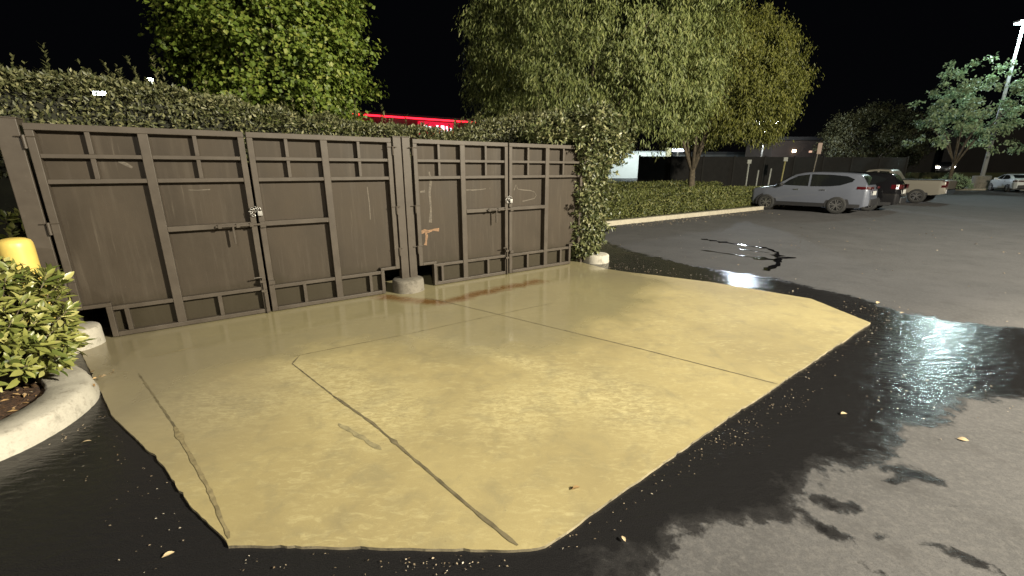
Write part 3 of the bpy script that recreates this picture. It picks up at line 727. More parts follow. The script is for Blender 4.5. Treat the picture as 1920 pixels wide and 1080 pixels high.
# padlocks on short chains
def padlock(s, label):
    root = empty("padlock", gw(s, -.075, 1.27), GA, label, "padlock", "padlocks chaining the gates shut")
    MB().box(.010, .062, -.035, -.010, -.03, .03).build("lock_body", M['steel'], root, bevel=.006)
    sh = MB(); sh.tube([(.02, -.022, .03)]+[(.036-.016*math.cos(a), -.022, .05+.018*math.sin(a)) for a in np.linspace(0, math.pi, 7)]+[(.052, -.022, .03)], .005, 6); sh.build("shackle", M['steel'], root, True)
    ch = MB()
    for k, (x, z, a) in enumerate(((-.055, .035, .5), (-.038, .06, -.3), (-.012, .07, .9), (.012, .062, -.5), (-.05, .005, 1.3), (-.03, -.02, -.2), (.0, .03, .3))):
        pts = [(x+.020*math.cos(t)*math.cos(a)-.010*math.sin(t)*math.sin(a), -.012-.006*(k % 3), z+.020*math.cos(t)*math.sin(a)+.010*math.sin(t)*math.cos(a)) for t in np.linspace(0, 2*math.pi, 11)]
        ch.tube(pts, .0042, 5, False)
    ch.build("chain", M['steel'], root, True)
padlock(1.575, "padlock and chain on the left pair of gates"); padlock(5.255, "padlock and chain on the right pair of gates")
# posts
def post(s0, s1, t0, t1, label, h=2.22, z0=.0, grp=None):
    root = empty("gate_post", gw((s0+s1)/2, (t0+t1)/2), GA, label, "post", grp); hx, hy = (s1-s0)/2, (t1-t0)/2
    MB().box(-hx, hx, -hy, hy, z0, h).build("shaft", M['gate'], root, bevel=.006)
    MB().box(-hx-.004, hx+.004, -hy-.004, hy+.004, h, h+.012).build("cap", M['gate'], root, bevel=.003)
post(-.37, -.215, -.06, .15, "wide brown end post at the far left of the gates", 2.235)
post(3.335, 3.452, -.055, .06, "left one of the brown twin posts between the gates", 2.215, .10, "twin gate posts")
post(3.466, 3.583, -.055, .06, "right one of the brown twin posts between the gates", 2.215, .10, "twin gate posts")
post(6.97, 7.12, -.06, .09, "brown gate post buried in the ivy", 2.2)
def footing(s, t, r_, h, label, m_, seed):
    o = MB().lathe([(r_*1.02, -.02), (r_*1.0, .05), (r_*.985, h*.8), (r_*.96, h-.012), (r_*.9, h), (r_*.4, h+.004)], 36, (0, 0), .012, seed).build("post_footing", m_, None, True, loc=gw(s, t), auto=50)
    tag(o, label, "footing", "round concrete post footings")
footing(3.42, -.055, .235, .20, "grey round concrete footing under the twin posts", M['footing'], 1)
footing(-.23, -.15, .225, .215, "pale round concrete footing beside the leafy shrub", M['kerb'], 2)
footing(7.32, -.12, .27, .16, "pale round concrete footing at the foot of the ivy", M['kerb'], 3)

# ------------------------------------------------------------------ bollard
bo = MB().lathe([(.116, 0), (.116, 1.11), (.113, 1.145), (.103, 1.17), (.075, 1.187), (.04, 1.195)], 40).build("bollard", M['yellow'], None, True, loc=(-4.44, 3.8, 0), auto=50)
tag(bo, "yellow round topped steel bollard behind the leafy shrub", "bollard")

# ------------------------------------------------------------------ big-leaved shrub at lower left
def shrub(base, rx, ry, h, n_stems, label, seed, Lr=(.075, .16), name="leafy_shrub"):
    rng = np.random.default_rng(seed); root = empty(name, base, 0, label, "shrub")
    Ps, Ds, Ns, Ls, Ws = [], [], [], [], []; tw = MB()
    for i in range(n_stems):
        a = rng.uniform(0, 2*math.pi); el = math.acos(rng.uniform(-.55, 1.0)); sh = rng.uniform(.72, 1.0)
        d = np.array([math.sin(el)*math.cos(a)*rx, math.sin(el)*math.sin(a)*ry, math.cos(el)*h*.52])*sh; tip = np.array([0, 0, h*.48])+d
        tip[2] = max(tip[2], .06); od = d/np.linalg.norm(d); b0 = np.array([d[0]*.25, d[1]*.25, h*.12])
        tw.tube([b0, b0*.5+tip*.5+np.array([0, 0, .02]), tip], [.007, .005, .003], 5)
        k = rng.integers(8, 13); ax = od*.7+np.array([0, 0, .75]); ax /= np.linalg.norm(ax)
        e1 = np.cross(ax, [.3, .2, .9]); e1 /= np.linalg.norm(e1); e2 = np.cross(ax, e1); ph = rng.uniform(0, 6.28)
        for j in range(k):
            f = j/k; an = ph+j*2.4; rad = e1*math.cos(an)+e2*math.sin(an); opn = 1.25-.85*f+rng.normal(0, .12)
            D = ax*math.cos(opn)+rad*math.sin(opn)+np.array([0, 0, -.10])
            Ps.append(tip-ax*(1-f)*.085+rng.normal(0, .004, 3)); Ds.append(D); Ns.append(ax*math.sin(opn)-rad*math.cos(opn)+rng.normal(0, .16, 3))
            l = rng.uniform(*Lr)*(1-.3*f); Ls.append(l); Ws.append(l*rng.uniform(.27, .42))
    V, F = leaves_mesh(np.array(Ps), np.array(Ds), np.array(Ns), np.array(Ls), np.array(Ws), .22, 'full')
    np_obj("foliage", V, F, M['leaf_shrub'], root, True); tw.build("stems", M['bark'], root, True)
    core = MB().lathe([(.05, .02), (rx*.45, .15), (rx*.5, h*.45), (rx*.3, h*.7), (.05, h*.8)], 14); core.build("branches", M['twig'], root, True)
    return root
shrub((-4.12, 2.97, .08), .72, .70, 1.16, 430, "glossy light green shrub inside the kerbed island", 5)
shrub((-6.0, 4.9, .10), .8, .8, 1.75, 150, "taller dark shrub at the left edge behind the bollard", 15)

# ------------------------------------------------------------------ far kerb, low hedges, lawn
KD = np.array([.815, .580]); KN = np.array([-.580, .815])         # along the far kerb / away from the lot
K0 = np.array([3.14, 14.06])
def kw(s, t, z=0.0): p = K0+KD*s+KN*t; return (p[0], p[1], z)
def slabbox(name, s0, s1, t0, t1, z0, z1, m_, bev=.02):
    ps = [kw(s0, t0), kw(s1, t0), kw(s1, t1), kw(s0, t1)]; mb = MB(); mb.add([(p[0], p[1], z0) for p in ps]+[(p[0], p[1], z1) for p in ps], [(0,3,2,1),(4,5,6,7),(0,1,5,4),(1,2,6,5),(2,3,7,6),(3,0,4,7)])
    return mb.build(name, m_, bevel=bev)
tag(slabbox("parking_kerb", -8, 34, 0, .16, -.05, .15, M['kerb_far']), kind='structure')
tag(slabbox("planting_bed", -8, 34, .16, 14, -.05, .12, M['grass'], 0), kind='structure')
def low_hedge(s0, s1, t0, t1, h, label, seed, n, L=.085):
    rng = np.random.default_rng(seed); root = empty("low_hedge", kw((s0+s1)/2, (t0+t1)/2, .1), math.atan2(KD[1], KD[0]), label, "hedge", "low clipped hedges along the parking kerb")
    hx, hy = (s1-s0)/2, (t1-t0)/2; MB().box(-hx+.1, hx-.1, -hy+.1, hy-.1, 0, h-.1).build("branches", M['twig'], root)
    def surf(n, rng):
        u = rng.random(n); x = rng.uniform(-hx, hx, n); zz = rng.random(n)
        fr = u < .55; en = u > .93
        y = np.where(fr, -hy, rng.uniform(-hy, hy, n)); z = np.where(fr | en, .02+zz*(h-.02), h)
        x = np.where(en, np.where(rng.random(n) < .5, -hx, hx), x)
        b_ = np.array([mnoise.noise(Vector((a*1.7, c*1.7, d*1.7+seed))) for a, c, d in zip(x, y, z)])*.10
        O = np.stack([np.where(en, np.sign(x), 0), np.where(fr, -1.0, 0), np.where(fr | en, .2, 1.0)], 1)
        P = np.stack([x, y, z], 1)+O*(b_+rng.normal(0, .035, n))[:, None]; return P, O
    V, F = hedge_leaves(n, surf, L, L*.5, rng, None); np_obj("foliage", V, F, M['leaf_box'], root)
low_hedge(-3.0, 9.2, .55, 1.9, .82, "long box cut hedge along the kerb left of the grey car", 61, 24000)
low_hedge(9.5, 13.6, .75, 2.6, .72, "short hedge just in front of the grey car's bonnet", 62, 7000)
low_hedge(2.0, 15.5, 5.0, 8.5, .85, "flat topped hedge beyond the kerb hedge, under the rounded tree", 63, 13000, .12)

# ================================================================== VEHICLES
def car(name, label, loc, heading, P, cat="car"):
    """local +x forward, z up; P: profile dictionary"""
    root = empty(name, loc, heading, label, cat)
    L = P['L']; sx = P.get('sx', 1.0); xs = np.concatenate([np.linspace(-L/2, -L/2+.3, 7), np.linspace(-L/2+.36, L/2-.36, 40), np.linspace(L/2-.3, L/2, 7)])
    zt = lambda x: float(np.interp(x, *zip(*P['top']))); zb = lambda x: float(np.interp(x, *zip(*P['bot']))); wd = lambda x: float(np.interp(x, *zip(*P['wid'])))
    Hh = max(z for _, z in P['top']); belt = P['belt']
    pz = [(.15, .92), (.42, .975), (.72, 1.0), (belt-.06, .985), (belt+.04, .945), (Hh, .70)]
    pf = lambda z: float(np.interp(z, *zip(*pz)))
    yS = lambda x, z: wd(x)*pf(z)
    NU = 9; vs = []; rings = []
    for x in xs:
        t = zt(x); b_ = zb(x); ts = t-.035; ring = []
        for k in range(NU): z = b_+(ts-b_)*k/(NU-1); ring.append((x*sx, yS(x, z), z))
        yt = yS(x, ts); ring += [(x*sx, yt*.90, t-.008), (x*sx, yt*.55, t+.004), (x*sx, 0, t+.008)]
        full = [(x*sx, 0, b_)]+ring+[(q[0], -q[1], q[2]) for q in ring[-2::-1]]
        rings.append(full)
    m = len(rings[0]); fs = []
    for r_ in rings: vs += r_
    for i in range(len(rings)-1):
        for k in range(m): k2 = (k+1) % m; fs.append((i*m+k, i*m+k2, (i+1)*m+k2, (i+1)*m+k))
    fs += [tuple(range(m)), tuple(range((len(rings)-1)*m, len(rings)*m))]
    MB().add(vs, fs).build("body", P['paint'], root, True, auto=48)
    def side_patch(pn, poly, m_, off=.006, sides=(1, -1), par=root):
        for s in sides:
            mb = MB(); q = [(x*sx, s*(yS(x, z)+off), z) for x, z in poly]; mb.add(q, [tuple(range(len(q)))]); mb.build(pn, m_, par)
    def band(pn, x0, x1, z0, z1, m_, off=.012, n=18, par=root):
        for s in (1, -1):
            mb = MB(); v_ = []; f_ = []
            for i in range(n+1):
                x = x0+(x1-x0)*i/n
                for z in (z0(x) if callable(z0) else z0, z1(x) if callable(z1) else z1): v_.append((x*sx, s*(yS(x, z)+off), z))
                if i: f_.append((2*i-2, 2*i-1, 2*i+1, 2*i))
            mb.add(v_, f_); mb.build(pn, m_, par)
    def top_patch(pn, x0, x1, fr, m_, off=.012, n=8):
        mb = MB(); v_ = []; f_ = []; ks = (-fr, -fr*.5, 0, fr*.5, fr)
        for i in range(n+1):
            x = x0+(x1-x0)*i/n; t = zt(x); yt = yS(x, t-.035)
            for k in ks: v_.append((x*sx, k*yt, t+.008*(1-abs(k))+off))
            if i:
                for j in range(4): f_.append(((i-1)*5+j, (i-1)*5+j+1, i*5+j+1, i*5+j))
        mb.add(v_, f_); return mb.build(pn, m_, root, True)
    for poly in P['windows']: side_patch("side_window", poly, M['glass'])
    for x0, x1, fr in P['screens']: top_patch("windscreen" if x0 > 0 else "rear_window", x0, x1, fr, M['glass'])
    if P.get('clad'): band("sill_cladding", -L/2+.25, L/2-.2, lambda x: zb(x)+.005, P['clad'], M['clad'])
    for x0, x1, z0, z1 in P['tails']:
        band("tail_lamp", x0, x1, z0, z1, M['tail'], .010, 4)
    xr = -L/2*sx
    hw = wd(-L/2)
    if P.get('plate', True): MB().box(xr-.012, xr+.01, -.26, .26, P['platez']-.08, P['platez']+.08).build("number_plate", M['plate'], root)
    MB().box(xr-.05, xr+.04, -hw*.92, hw*.92, zb(-L/2)-.02, zb(-L/2)+.24).build("rear_bumper", P.get('bumper', M['clad']), root, bevel=.04)
    for y0, y1 in ((-hw*.96, -hw*.55), (hw*.55, hw*.96)):
        MB().box(xr-.025, xr+.02, y0, y1, P['tails'][0][2], P['tails'][0][3]).build("tail_lamp", M['tail'], root, bevel=.015)
    for x in P.get('handles', ()):
        for s in (1, -1):
            h = MB(); y = yS(x, belt-.12)*s; h.box(x*sx-.10, x*sx+.10, min(y, y+s*.035), max(y, y+s*.035), belt-.135, belt-.105)
            h.build("door_handle", P.get('handle_mat', M['chrome']), root, bevel=.01)
    xm = P['mirror']
    for s in (1, -1):
        y = yS(xm, belt+.05); MB().box(xm*sx-.06, xm*sx+.06, min(s*(y-.02), s*(y+.2)), max(s*(y-.02), s*(y+.2)), belt+.0, belt+.14).build("wing_mirror", P.get('mirror_mat', P['paint']), root, bevel=.03)
    for x in P['wheels']:
        rr = P['wr']
        for s in (1, -1):
            yo = yS(x, .4)
            arch = MB(); n = 20; q = [(x*sx+(rr+.075)*math.cos(a), s*(yo+.016), max(rr+(rr+.075)*math.sin(a), zb(x))) for a in np.linspace(-.6, math.pi+.6, n)]; arch.add(q, [tuple(range(n))]); arch.build("wheel_arch", M['clad'], root)
            wroot = MB(); prof = [(rr*.62, -.0), (rr*.70, .012), (rr*.92, .010), (rr*.985, -.015), (rr, -.06), (rr, -.18), (rr*.6, -.2)]
            v_ = []; f_ = []; n = 28
            for (r_, yy) in prof:
                for k in range(n): a = 2*math.pi*k/n; v_.append((r_*math.cos(a), s*yy, r_*math.sin(a)))
            for i in range(len(prof)-1):
                for k in range(n): k2 = (k+1) % n; f_.append((i*n+k, i*n+k2, (i+1)*n+k2, (i+1)*n+k))
            tr = wroot.add(v_, f_).build("wheel", M['tyre'], root, True, loc=(x*sx, s*(yo+.03), rr), auto=50)
            rim = MB(); hub = [(rr*.16*math.cos(a), s*.004, rr*.16*math.sin(a)) for a in np.linspace(0, 2*math.pi, 12, endpoint=False)]; rim.add(hub, [tuple(range(12))])
            for k in range(5):
                for dd in (-.16, .16):
                    a = 2*math.pi*k/5+.3+dd; c, d_ = math.cos(a), math.sin(a); px, pz_ = -d_*rr*.05, c*rr*.05
                    a2 = a+dd*.35; c2, d2 = math.cos(a2), math.sin(a2)
                    rim.add([(c*rr*.12+px, s*.003, d_*rr*.12+pz_), (c*rr*.12-px, s*.003, d_*rr*.12-pz_), (c2*rr*.64-px*.8, s*.008, d2*rr*.64-pz_*.8), (c2*rr*.64+px*.8, s*.008, d2*rr*.64+pz_*.8)], [(0, 1, 2, 3)])
            v_ = []; f_ = []; n = 28
            for (r_, yy) in ((rr*.655, .010), (rr*.61, .009)):
                for k in range(n): a = 2*math.pi*k/n; v_.append((r_*math.cos(a), s*yy, r_*math.sin(a)))
            for k in range(n): k2 = (k+1) % n; f_.append((k, k2, n+k2, n+k))
            rim.add(v_, f_); rim.build("rim", P.get('rim', M['rim']), tr)
            back = MB(); v_ = [(rr*.63*math.cos(a), -s*.03, rr*.63*math.sin(a)) for a in np.linspace(0, 2*math.pi, 24, endpoint=False)]; back.add(v_, [tuple(range(24))]); back.build("brake_disc", M['rim_dark'], tr)
    return root, yS, zt
def paint(name, col, metal=.3, rough=.32):
    return simple(name, col, rough, metal, .5, coat=.6)
SUV = dict(L=4.6, sx=1.0, belt=1.08, wr=.355, wheels=(1.40, -1.28), platez=.86, clad=lambda x: .42, handles=(.25, -.72), mirror=.86, mirror_mat=M['clad'],
  top=[(-2.3, .62), (-2.28, .95), (-2.20, 1.12), (-1.93, 1.55), (-1.80, 1.615), (-1.3, 1.66), (-.4, 1.685), (.1, 1.665), (.45, 1.58), (1.18, 1.10), (1.5, 1.05), (1.95, .98), (2.15, .88), (2.27, .70), (2.3, .55)],
  bot=[(-2.3, .38), (-2.0, .27), (1.9, .24), (2.3, .30)],
  wid=[(-2.3, .74), (-2.15, .86), (-1.7, .915), (0, .925), (1.5, .91), (2.0, .84), (2.2, .70), (2.3, .52)],
  windows=[[(.84, 1.13), (.62, 1.34), (.30, 1.52), (-.12, 1.585), (-.16, 1.10)], [(-.24, 1.095), (-.20, 1.59), (-.9, 1.575), (-1.45, 1.52), (-1.72, 1.40), (-1.66, 1.30), (-1.30, 1.16), (-.95, 1.11)]],
  screens=[(.48, 1.12, .9), (-2.17, -1.95, .82)], tails=[(-2.28, -1.86, 1.02, 1.12), ], paint=paint("blue_grey_paint", (.112, .123, .155), .2, .34))
car("parked_suv", "blue grey crossover parked nose to the kerb, nearest of the parked cars", (13.26, 19.62, 0), R(131), SUV)
BLK = dict(SUV); BLK['paint'] = paint("black_paint", (.006, .006, .007), .0, .15); BLK['handle_mat'] = M['clad']; BLK['rim'] = M['rim']
BLK['tails'] = [(-2.28, -1.95, .98, 1.16)]
car("parked_suv", "black car parked close behind the blue grey crossover", (15.6, 20.9, 0), R(131), BLK)
SED = dict(L=4.7, belt=.98, wr=.33, wheels=(1.42, -1.35), platez=.78, clad=lambda x: .30, handles=(.15, -.8), mirror=.75,
  top=[(-2.35, .70), (-2.32, .95), (-2.2, 1.04), (-1.75, 1.08), (-1.0, 1.36), (-.5, 1.44), (.1, 1.44), (.45, 1.36), (1.15, 1.02), (1.5, .96), (2.1, .84), (2.3, .66), (2.35, .5)],
  bot=[(-2.35, .34), (-2.0, .22), (1.9, .20), (2.35, .26)], wid=[(-2.35, .74), (-2.15, .86), (-1.5, .91), (0, .92), (1.5, .90), (2.1, .80), (2.35, .5)],
  windows=[[(.8, 1.03), (.35, 1.32), (-.05, 1.36), (-.1, 1.01)], [(-.18, 1.01), (-.14, 1.36), (-.75, 1.33), (-1.3, 1.12), (-1.2, 1.04)]],
  screens=[(.48, 1.1, .9), (-1.66, -1.02, .86)], tails=[(-2.33, -1.95, .84, .95)], paint=paint("silver_white_paint", (.62, .66, .66), .2, .3))
car("parked_sedan", "silver white saloon at the far right seen from behind", (42.0, 36.9, 0), R(62), SED)
PIC = dict(L=5.7, belt=1.16, wr=.39, wheels=(1.85, -1.75), platez=.70, clad=lambda x: .46, handles=(.5, -.2), mirror=1.15, bumper=M['chrome'],
  top=[(-2.85, .70), (-2.84, 1.22), (-2.6, 1.24), (-.62, 1.24), (-.55, 1.55), (-.35, 1.78), (.3, 1.82), (.7, 1.78), (1.3, 1.26), (1.6, 1.20), (2.5, 1.10), (2.8, .90), (2.85, .6)],
  bot=[(-2.85, .55), (-2.4, .45), (2.4, .38), (2.85, .42)], wid=[(-2.85, .90), (-2.6, .95), (2.0, .96), (2.5, .88), (2.85, .6)],
  windows=[[(1.05, 1.22), (.75, 1.62), (.4, 1.70), (.25, 1.70), (.22, 1.2)], [(.14, 1.2), (.16, 1.70), (-.3, 1.68), (-.42, 1.22)]],
  screens=[(.72, 1.26, .9)], tails=[(-2.84, -2.66, .86, 1.18)], paint=paint("beige_paint", (.20, .188, .16), .25, .35), rim=M['rim'])
pk, yS_, zt_ = car("pickup_truck", "beige pickup truck parked third along from the grey crossover", (21.95, 26.0, 0), R(124), PIC, "truck")
MB().box(-2.7, -.66, -.80, .80, 1.252, 1.262).build("bed_cover", M['clad'], pk)
MB().box(-2.885, -2.852, -.72, .72, .74, 1.20).build("tailgate", simple("tailgate_dark", (.06, .055, .045), .5), pk, bevel=.02)

# ================================================================== LAMP POLE, SIGNS AND FAR THINGS
lp = empty("lamp_post", (42.4, 40, 0), 0, "tall lit lamp post on a round concrete base", "lamp post")
MB().lathe([(.62, 0), (.62, 1.18), (.58, 1.24), (.3, 1.26)], 24).build("base", M['footing'], lp, True, auto=50)
MB().tube([(0, 0, 1.24), (-.05, 0, 7), (-.12, 0, 13.4)], [.16, .13, .09], 12).build("pole", simple("pole_paint", (.35, .35, .34), .5, .2), lp, True)
MB().box(-.75, .35, -.28, .28, 13.45, 13.62).build("lamp_head", simple("lamp_housing", (.3, .3, .3), .5), lp, bevel=.05)
MB().box(-.7, .3, -.24, .24, 13.40, 13.448).build("lamp_lens", glow("led_teal_white", (.75, 1.0, 1.0), 40), lp)
tag(MB().box(36.6, 48, 39.2, 41.0, -.05, .15).build("lamp_island_kerb", M['kerb_far'], bevel=.03), kind='structure')
def round_bush(loc, r_, h, label, seed, m_=None, n=1800, L=.16, name="bush"):
    rng = np.random.default_rng(seed); root = empty(name, loc, 0, label, "bush"); MB().lathe([(r_*.6, 0), (r_*.75, h*.4), (r_*.5, h*.75), (.05, h*.85)], 12).build("branches", M['twig'], root, True)
    def surf(n, rng):
        d = unit(n, rng); d[:, 2] = np.abs(d[:, 2]); q = 1+.25*np.array([mnoise.noise(Vector((a*3+seed, b*3, c*3))) for a, b, c in d])
        return d*np.array([r_, r_, h])*(q*rng.uniform(.8, 1, n))[:, None], d
    V, F = hedge_leaves(n, surf, L, L*.35, rng, None, .5, .6); np_obj("foliage", V, F, m_ or M['leaf_box'], root)
round_bush((39.6, 39.6, .12), 1.25, 1.25, "spiky pale bush left of the lamp post base", 71, M['leaf_pale'])
round_bush((36.2, 38.6, .0), .9, 1.05, "small bush behind the back of the beige pickup", 72)
# wooded dark shapes: fence and far wall
fen = empty("dark_fence", (24, 41, 0), R(8), "long dark fence behind the parked cars", "fence")
MB().box(-13, 14, -.05, .05, 0, 2.9).build("fence_board", simple("fence_dark", (.012, .011, .010), .9, var=.3, vscale=3), fen)
for x in np.arange(-13, 14.1, 3.0): MB().box(x-.07, x+.07, -.12, -.052, 0, 3.0).build("fence_post", simple("fence_post_dark", (.018, .017, .015), .9), fen)
ww = empty("white_wall", (27.0, 95, 0), R(3), "bright white wall glimpsed under the willow", "wall")
MB().box(-7.2, 5.6, 0, .4, 0, 5.3).build("wall_face", simple("white_render", (.75, .78, .76), .8, var=.06, vscale=.4), ww)
MB().box(-7.4, 5.9, -.15, .6, 5.3, 5.55).build("coping", simple("coping_grey", (.4, .42, .42), .7), ww)
MB().box(5.62, 6.6, -.35, .5, 0, 6.2).build("pilaster", simple("pilaster_cream", (.42, .38, .22), .8), ww)
lamp("white_wall_light", (26.5, 86, 6.0), 3600, (.86, 1.0, .96), .3)
gw2 = empty("grey_building", (41, 98, 0), R(3), "dim grey low building behind the rounded tree trunk", "building")
MB().box(-6.5, 12, 0, 8, 0, 5.0).build("wall", simple("grey_render", (.14, .145, .14), .9, var=.1, vscale=.5), gw2)
MB().box(-6.8, 12.3, -.6, 8.3, 5.0, 5.5).build("roof", simple("grey_roof", (.05, .05, .05), .8), gw2)
wl_ = empty("wall_lamp", (34.3, 93, 5.4), 0, "small bright lamp beside the white wall, under the willow", "lamp")
MB().box(-1.1, 1.1, -.3, .3, 0, .5).build("lamp_lens", glow("wall_lamp_white", (.8, .9, 1.0), 14), wl_); MB().box(-1.25, 1.25, -.35, .35, .502, .8).build("lamp_housing", M['footing'], wl_)
MB().box(-.12, .12, -.12, .12, -5.4, -.002).build("lamp_stem", M['footing'], wl_)
# twin head lot lamp shining through the rounded tree
lp2 = empty("lamp_post", (33.6, 60.4, 0), 0, "distant twin headed lamp post shining through the rounded tree", "lamp post")
MB().tube([(0, 0, 0), (0, 0, 7.9)], [.14, .09], 10).build("pole", M['footing'], lp2, True)
MB().box(-1.4, 1.5, -.05, .05, 7.86, 7.96).build("crossarm", M['footing'], lp2)
for dx, dz in ((-1.3, 7.5), (1.35, 7.75)): MB().box(dx-.28, dx+.28, -.34, -.06, dz-.14, dz+.14).build("lamp_head", glow("led_cool_white", (.85, .93, 1.0), 260), lp2)
# little stakes beyond the hedge
stake_m = simple("stake_pale", (.24, .25, .23), .7)
for i, (x, y, h, dm, lab) in enumerate(((15.9, 30, 2.2, 1, "tallest left marker stake with a pale square top"), (16.75, 30.3, 1.75, 0, "short plain marker stake, second from the left"), (17.45, 30.1, 1.85, 0, "third marker stake from the left, slightly leaning"), (18.1, 29.8, 2.35, 1, "yellowish marker stake with a pale top, rightmost of the row"))):
    st = empty("marker_stake", (x, y, .1), 0, lab, "stake", "pale marker stakes beyond the hedge")
    MB().tube([(0, 0, 0), (.03*i, 0, h-.1)], .05, 8).build("stake", simple("stake_yellow", (.20, .18, .07), .7) if i == 3 else stake_m, st, True)
    if dm: MB().box(-.14+.03*i, .14+.03*i, -.05, .05, h-.14, h+.12).build("top_plate", stake_m, st, bevel=.02)
sp = empty("sign_post", (21.8, 32, .1), 0, "thin sign post with a narrow pale pink sign above the grey car", "sign")
MB().tube([(-.22, 0, 0), (0, 0, 3.4)], .04, 8).build("pole", M['footing'], sp, True); MB().box(-.16, .14, -.07, -.045, 2.75, 3.5).build("sign_plate", simple("sign_pale", (.35, .27, .23), .6), sp)
# far row of buildings with small lights
def far_building(loc, w_, d_, h_, label, col, lights):
    b = empty("far_building", loc, 0, label, "building"); MB().box(-w_/2, w_/2, 0, d_, 0, h_).build("wall", simple("far_wall", col, .9, var=.15, vscale=.4), b)
    MB().box(-w_/2-.4, w_/2+.4, -.5, d_+.4, h_, h_+.5).build("roof", simple("far_roof", (.03, .028, .026), .9), b)
    for (x, z, s, c, e) in lights:
        q = MB().box(x-s, x+s, -.25, -.02, z-s*.8, z+s*.8).build("wall_light", glow("window_glow", c, e), b)
far_building((49, 71, 0), 16, 8, 6.2, "dim tan building with one warm light, left of the sign post", (.05, .035, .026), [(-4.6, 4.6, .24, (1, .75, .5), 8), (-2.0, 4.5, .18, (1, .6, .4), .5)])
far_building((72, 80, 0), 18, 8, 5.2, "dark building with small white lights behind the dim tree", (.05, .045, .04), [(-5.2, 4.0, .24, (1, .93, .8), 9), (-3.6, 4.0, .2, (1, .93, .8), 8), (-7.6, 3.1, .32, (1, .8, .55), 6)])
far_building((82, 66, 0), 22, 8, 7.5, "dark building far right beyond the lamp post", (.03, .025, .022), [])
dc = dict(SED); dc['paint'] = paint("dark_car_paint", (.05, .05, .055))
dcar, _, _ = car("parked_car", "dark car with both headlights lit, left of the lamp post", (60.5, 62.2, 1.4), R(225), dc)
for y in (-.75, .75): MB().box(2.26, 2.38, y-.18, y+.18, .60, .80).build("headlight", glow("headlight_glow", (1, .9, .72), 45), dcar, bevel=.04)
tag(MB().box(52, 70, 58, 70, -.05, 1.395).build("raised_lot", M['grass']), kind='structure')
# shop with a red light strip behind the hedge
shop = empty("shop_building", (-9.2, 48.3, 0), R(34.4), "shop roof edged by a glowing red light strip behind the hedge", "building")
MB().box(-9, 8, 0, 9, 0, 6.9).build("wall", simple("shop_wall", (.10, .05, .05), .8), shop)
MB().box(-9.2, 8.2, -.3, 9.2, 6.9, 7.2).build("parapet", simple("shop_parapet", (.03, .008, .01), .6), shop)
MB().box(-9.2, 8.2, -.42, -.302, 6.80, 6.95).build("light_strip", glow("red_neon", (1.0, .014, .03), 4.5), shop)
MB().box(-.8, 3.2, -.36, -.02, 5.3, 6.66).build("sign_panel", glow("red_sign_panel", (.85, .01, .05), .8), shop)
for i, (x, w_, h_) in enumerate(((-.1, .34, .62), (.42, .30, .50), (1.25, .22, .66), (1.85, .34, .66), (2.35, .16, .6), (2.75, .3, .45))):
    MB().box(x-w_/2, x+w_/2, -.44, -.365, 5.72, 5.72+h_*.9).build("sign_letter", glow("sign_white", (.85, .9, 1.0), 2.5), shop)
for (x, y, z, s, lab) in ((-26.4, 30, 6.5, .22, "bright white lamp peeping over the left end of the hedge"), (-23.3, 30.4, 7.4, .08, "tiny white lamp beside the maple's left edge")):
    f = empty("flood_lamp", (x, y, 0), 0, lab, "lamp", "distant lamps above the hedge")
    MB().tube([(0, 0, 0), (0, 0, z)], .08, 8).build("pole", M['footing'], f, True); MB().box(-s*1.5, s*1.5, -.3, -.1, z-s, z+s*.4).build("lamp_head", glow("flood_white", (.9, 1, .95), 30), f)

# ================================================================== FALLEN LEAVES
def fallen(x, y, rz, L_, m_, label, z=.006):
    rg = np.random.default_rng(int(abs(x*1000+y*77))); n = 2
    V, F = leaves_mesh(np.array([[0, 0, .003]]), np.array([[1, .0, .12]]), np.array([[0, .15, 1.0]]), np.array([L_]), np.array([L_*.55]), .25, 'full')
    o = np_obj("fallen_leaf", V, F, m_, None, True); o.location = (x, y, z); o.rotation_euler = (rg.uniform(-.3, .3), rg.uniform(-.15, .1), rz)
    tag(o, label, "leaf", "single fallen leaves on the ground")
fallen(2.47, 2.86, .2, .06, M['pale_leaf'], "curled tan leaf on the wet asphalt right of the slab")
fallen(.56, 1.71, 1.9, .035, M['pale_leaf'], "small tan leaf on wet asphalt below the slab's bottom corner")
fallen(3.10, 2.53, 2.6, .06, M['pale_leaf'], "long pale leaf on the dry grey asphalt at right")
fallen(.34, 2.05, .4, .055, M['dead_leaf'], "brown leaf lying on the tan slab near its lower right edge", SLAB_Z+.006)
fallen(-2.9, 2.50, .5, .06, M['pale_leaf'], "pale leaf on dark asphalt beside the kerbed island")
fallen(-1.66, 1.62, .8, .05, M['pale_leaf'], "curled pale leaf on dark asphalt at bottom left")
fallen(4.96, 5.2, .3, .075, M['pale_leaf'], "pale leaf on wet asphalt by the slab's right corner")
fallen(5.0, 5.62, .6, .075, M['pale_leaf'], "leaf just behind the one at the slab's right corner")
fallen(4.36, 8.08, 1.2, .075, M['pale_leaf'], "leaf at the edge of the wet patch behind the slab")
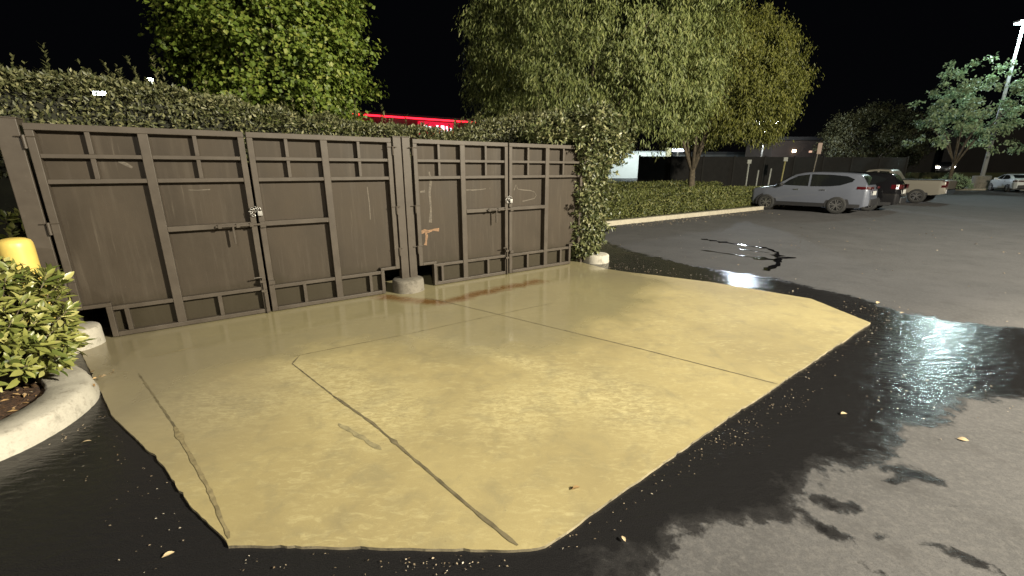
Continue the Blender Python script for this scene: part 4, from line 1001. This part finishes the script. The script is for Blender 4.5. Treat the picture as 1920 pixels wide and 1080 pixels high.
def litter():
    rng = np.random.default_rng(123); P = []
    def line(pts, n, sp):
        pts = np.array(pts)
        for _ in range(n):
            i = rng.integers(0, len(pts)-1); t = rng.random(); P.append(pts[i]*(1-t)+pts[i+1]*t+rng.normal(0, sp, 2))
    line([(.2, 1.62), (1.5, 2.62), (4.35, 4.78)], 110, .04); line([(1.25, 2.42), (1.75, 2.75)], 90, .09); line([(1.9, 2.85), (2.4, 3.2)], 60, .08); line([(-1.3, 1.6), (.0, 1.58)], 45, .04); line([(-.5, 1.58), (-.2, 1.58)], 30, .03)
    line([(1.8, 8.0), (2.6, 7.6), (3.4, 7.0), (4.4, 6.0)], 110, .14); line([(-3.1, 2.6), (-2.2, 2.1), (-1.5, 1.6)], 70, .12); line([(1.7, 7.85), (2.3, 8.4)], 60, .25); line([(4.3, 4.9), (4.9, 5.6)], 60, .25)
    line([(3.6, 14.0), (11, 19.4)], 700, .35); line([(2.5, 9.5), (7, 10)], 50, 1.2); line([(6, 6), (14, 14)], 90, 2.2); line([(2.6, 3.2), (4.3, 3.4)], 60, .4); line([(-3.0, 2.9), (-3.1, 2.5)], 25, .03)
    P = np.array(P); inside = sd_poly(P, SLAB) > -.012; P = P[~inside]; n = len(P)
    far = np.clip(np.hypot(P[:, 0], P[:, 1])/6, .55, 2.6)
    a = rng.uniform(0, 6.28, n); D = np.stack([np.cos(a), np.sin(a), rng.normal(0, .15, n)], 1); Nn = np.stack([rng.normal(0, .35, n), rng.normal(0, .35, n), np.ones(n)], 1)
    L_ = rng.uniform(.009, .028, n)*far
    V, F = leaves_mesh(np.column_stack([P, np.full(n, .008)]), D, Nn, L_, L_*rng.uniform(.35, .7, n), .2)
    o = np_obj("leaf_litter", V, F, M['litter']); tag(o, "dry leaf litter and crumbs scattered along the slab edges and kerb", "leaf litter", kind='stuff')
    # twigs and crumbs on the mulch
    n = 700; Q = np.column_stack([rng.uniform(-4.8, -3.4, n), rng.uniform(2.0, 3.4, n), np.full(n, .108)])
    a = rng.uniform(0, 6.28, n); D = np.stack([np.cos(a), np.sin(a), rng.normal(0, .25, n)], 1); Nn = np.stack([rng.normal(0, .5, n), rng.normal(0, .5, n), np.ones(n)], 1); L_ = rng.uniform(.02, .06, n)
    V, F = leaves_mesh(Q, D, Nn, L_, L_*rng.uniform(.2, .6, n), .2); o = np_obj("mulch_chips", V, F, M['dead_leaf']); tag(o, "loose bark and dead leaves on the mulch under the shrub", "mulch", kind='stuff')
litter()
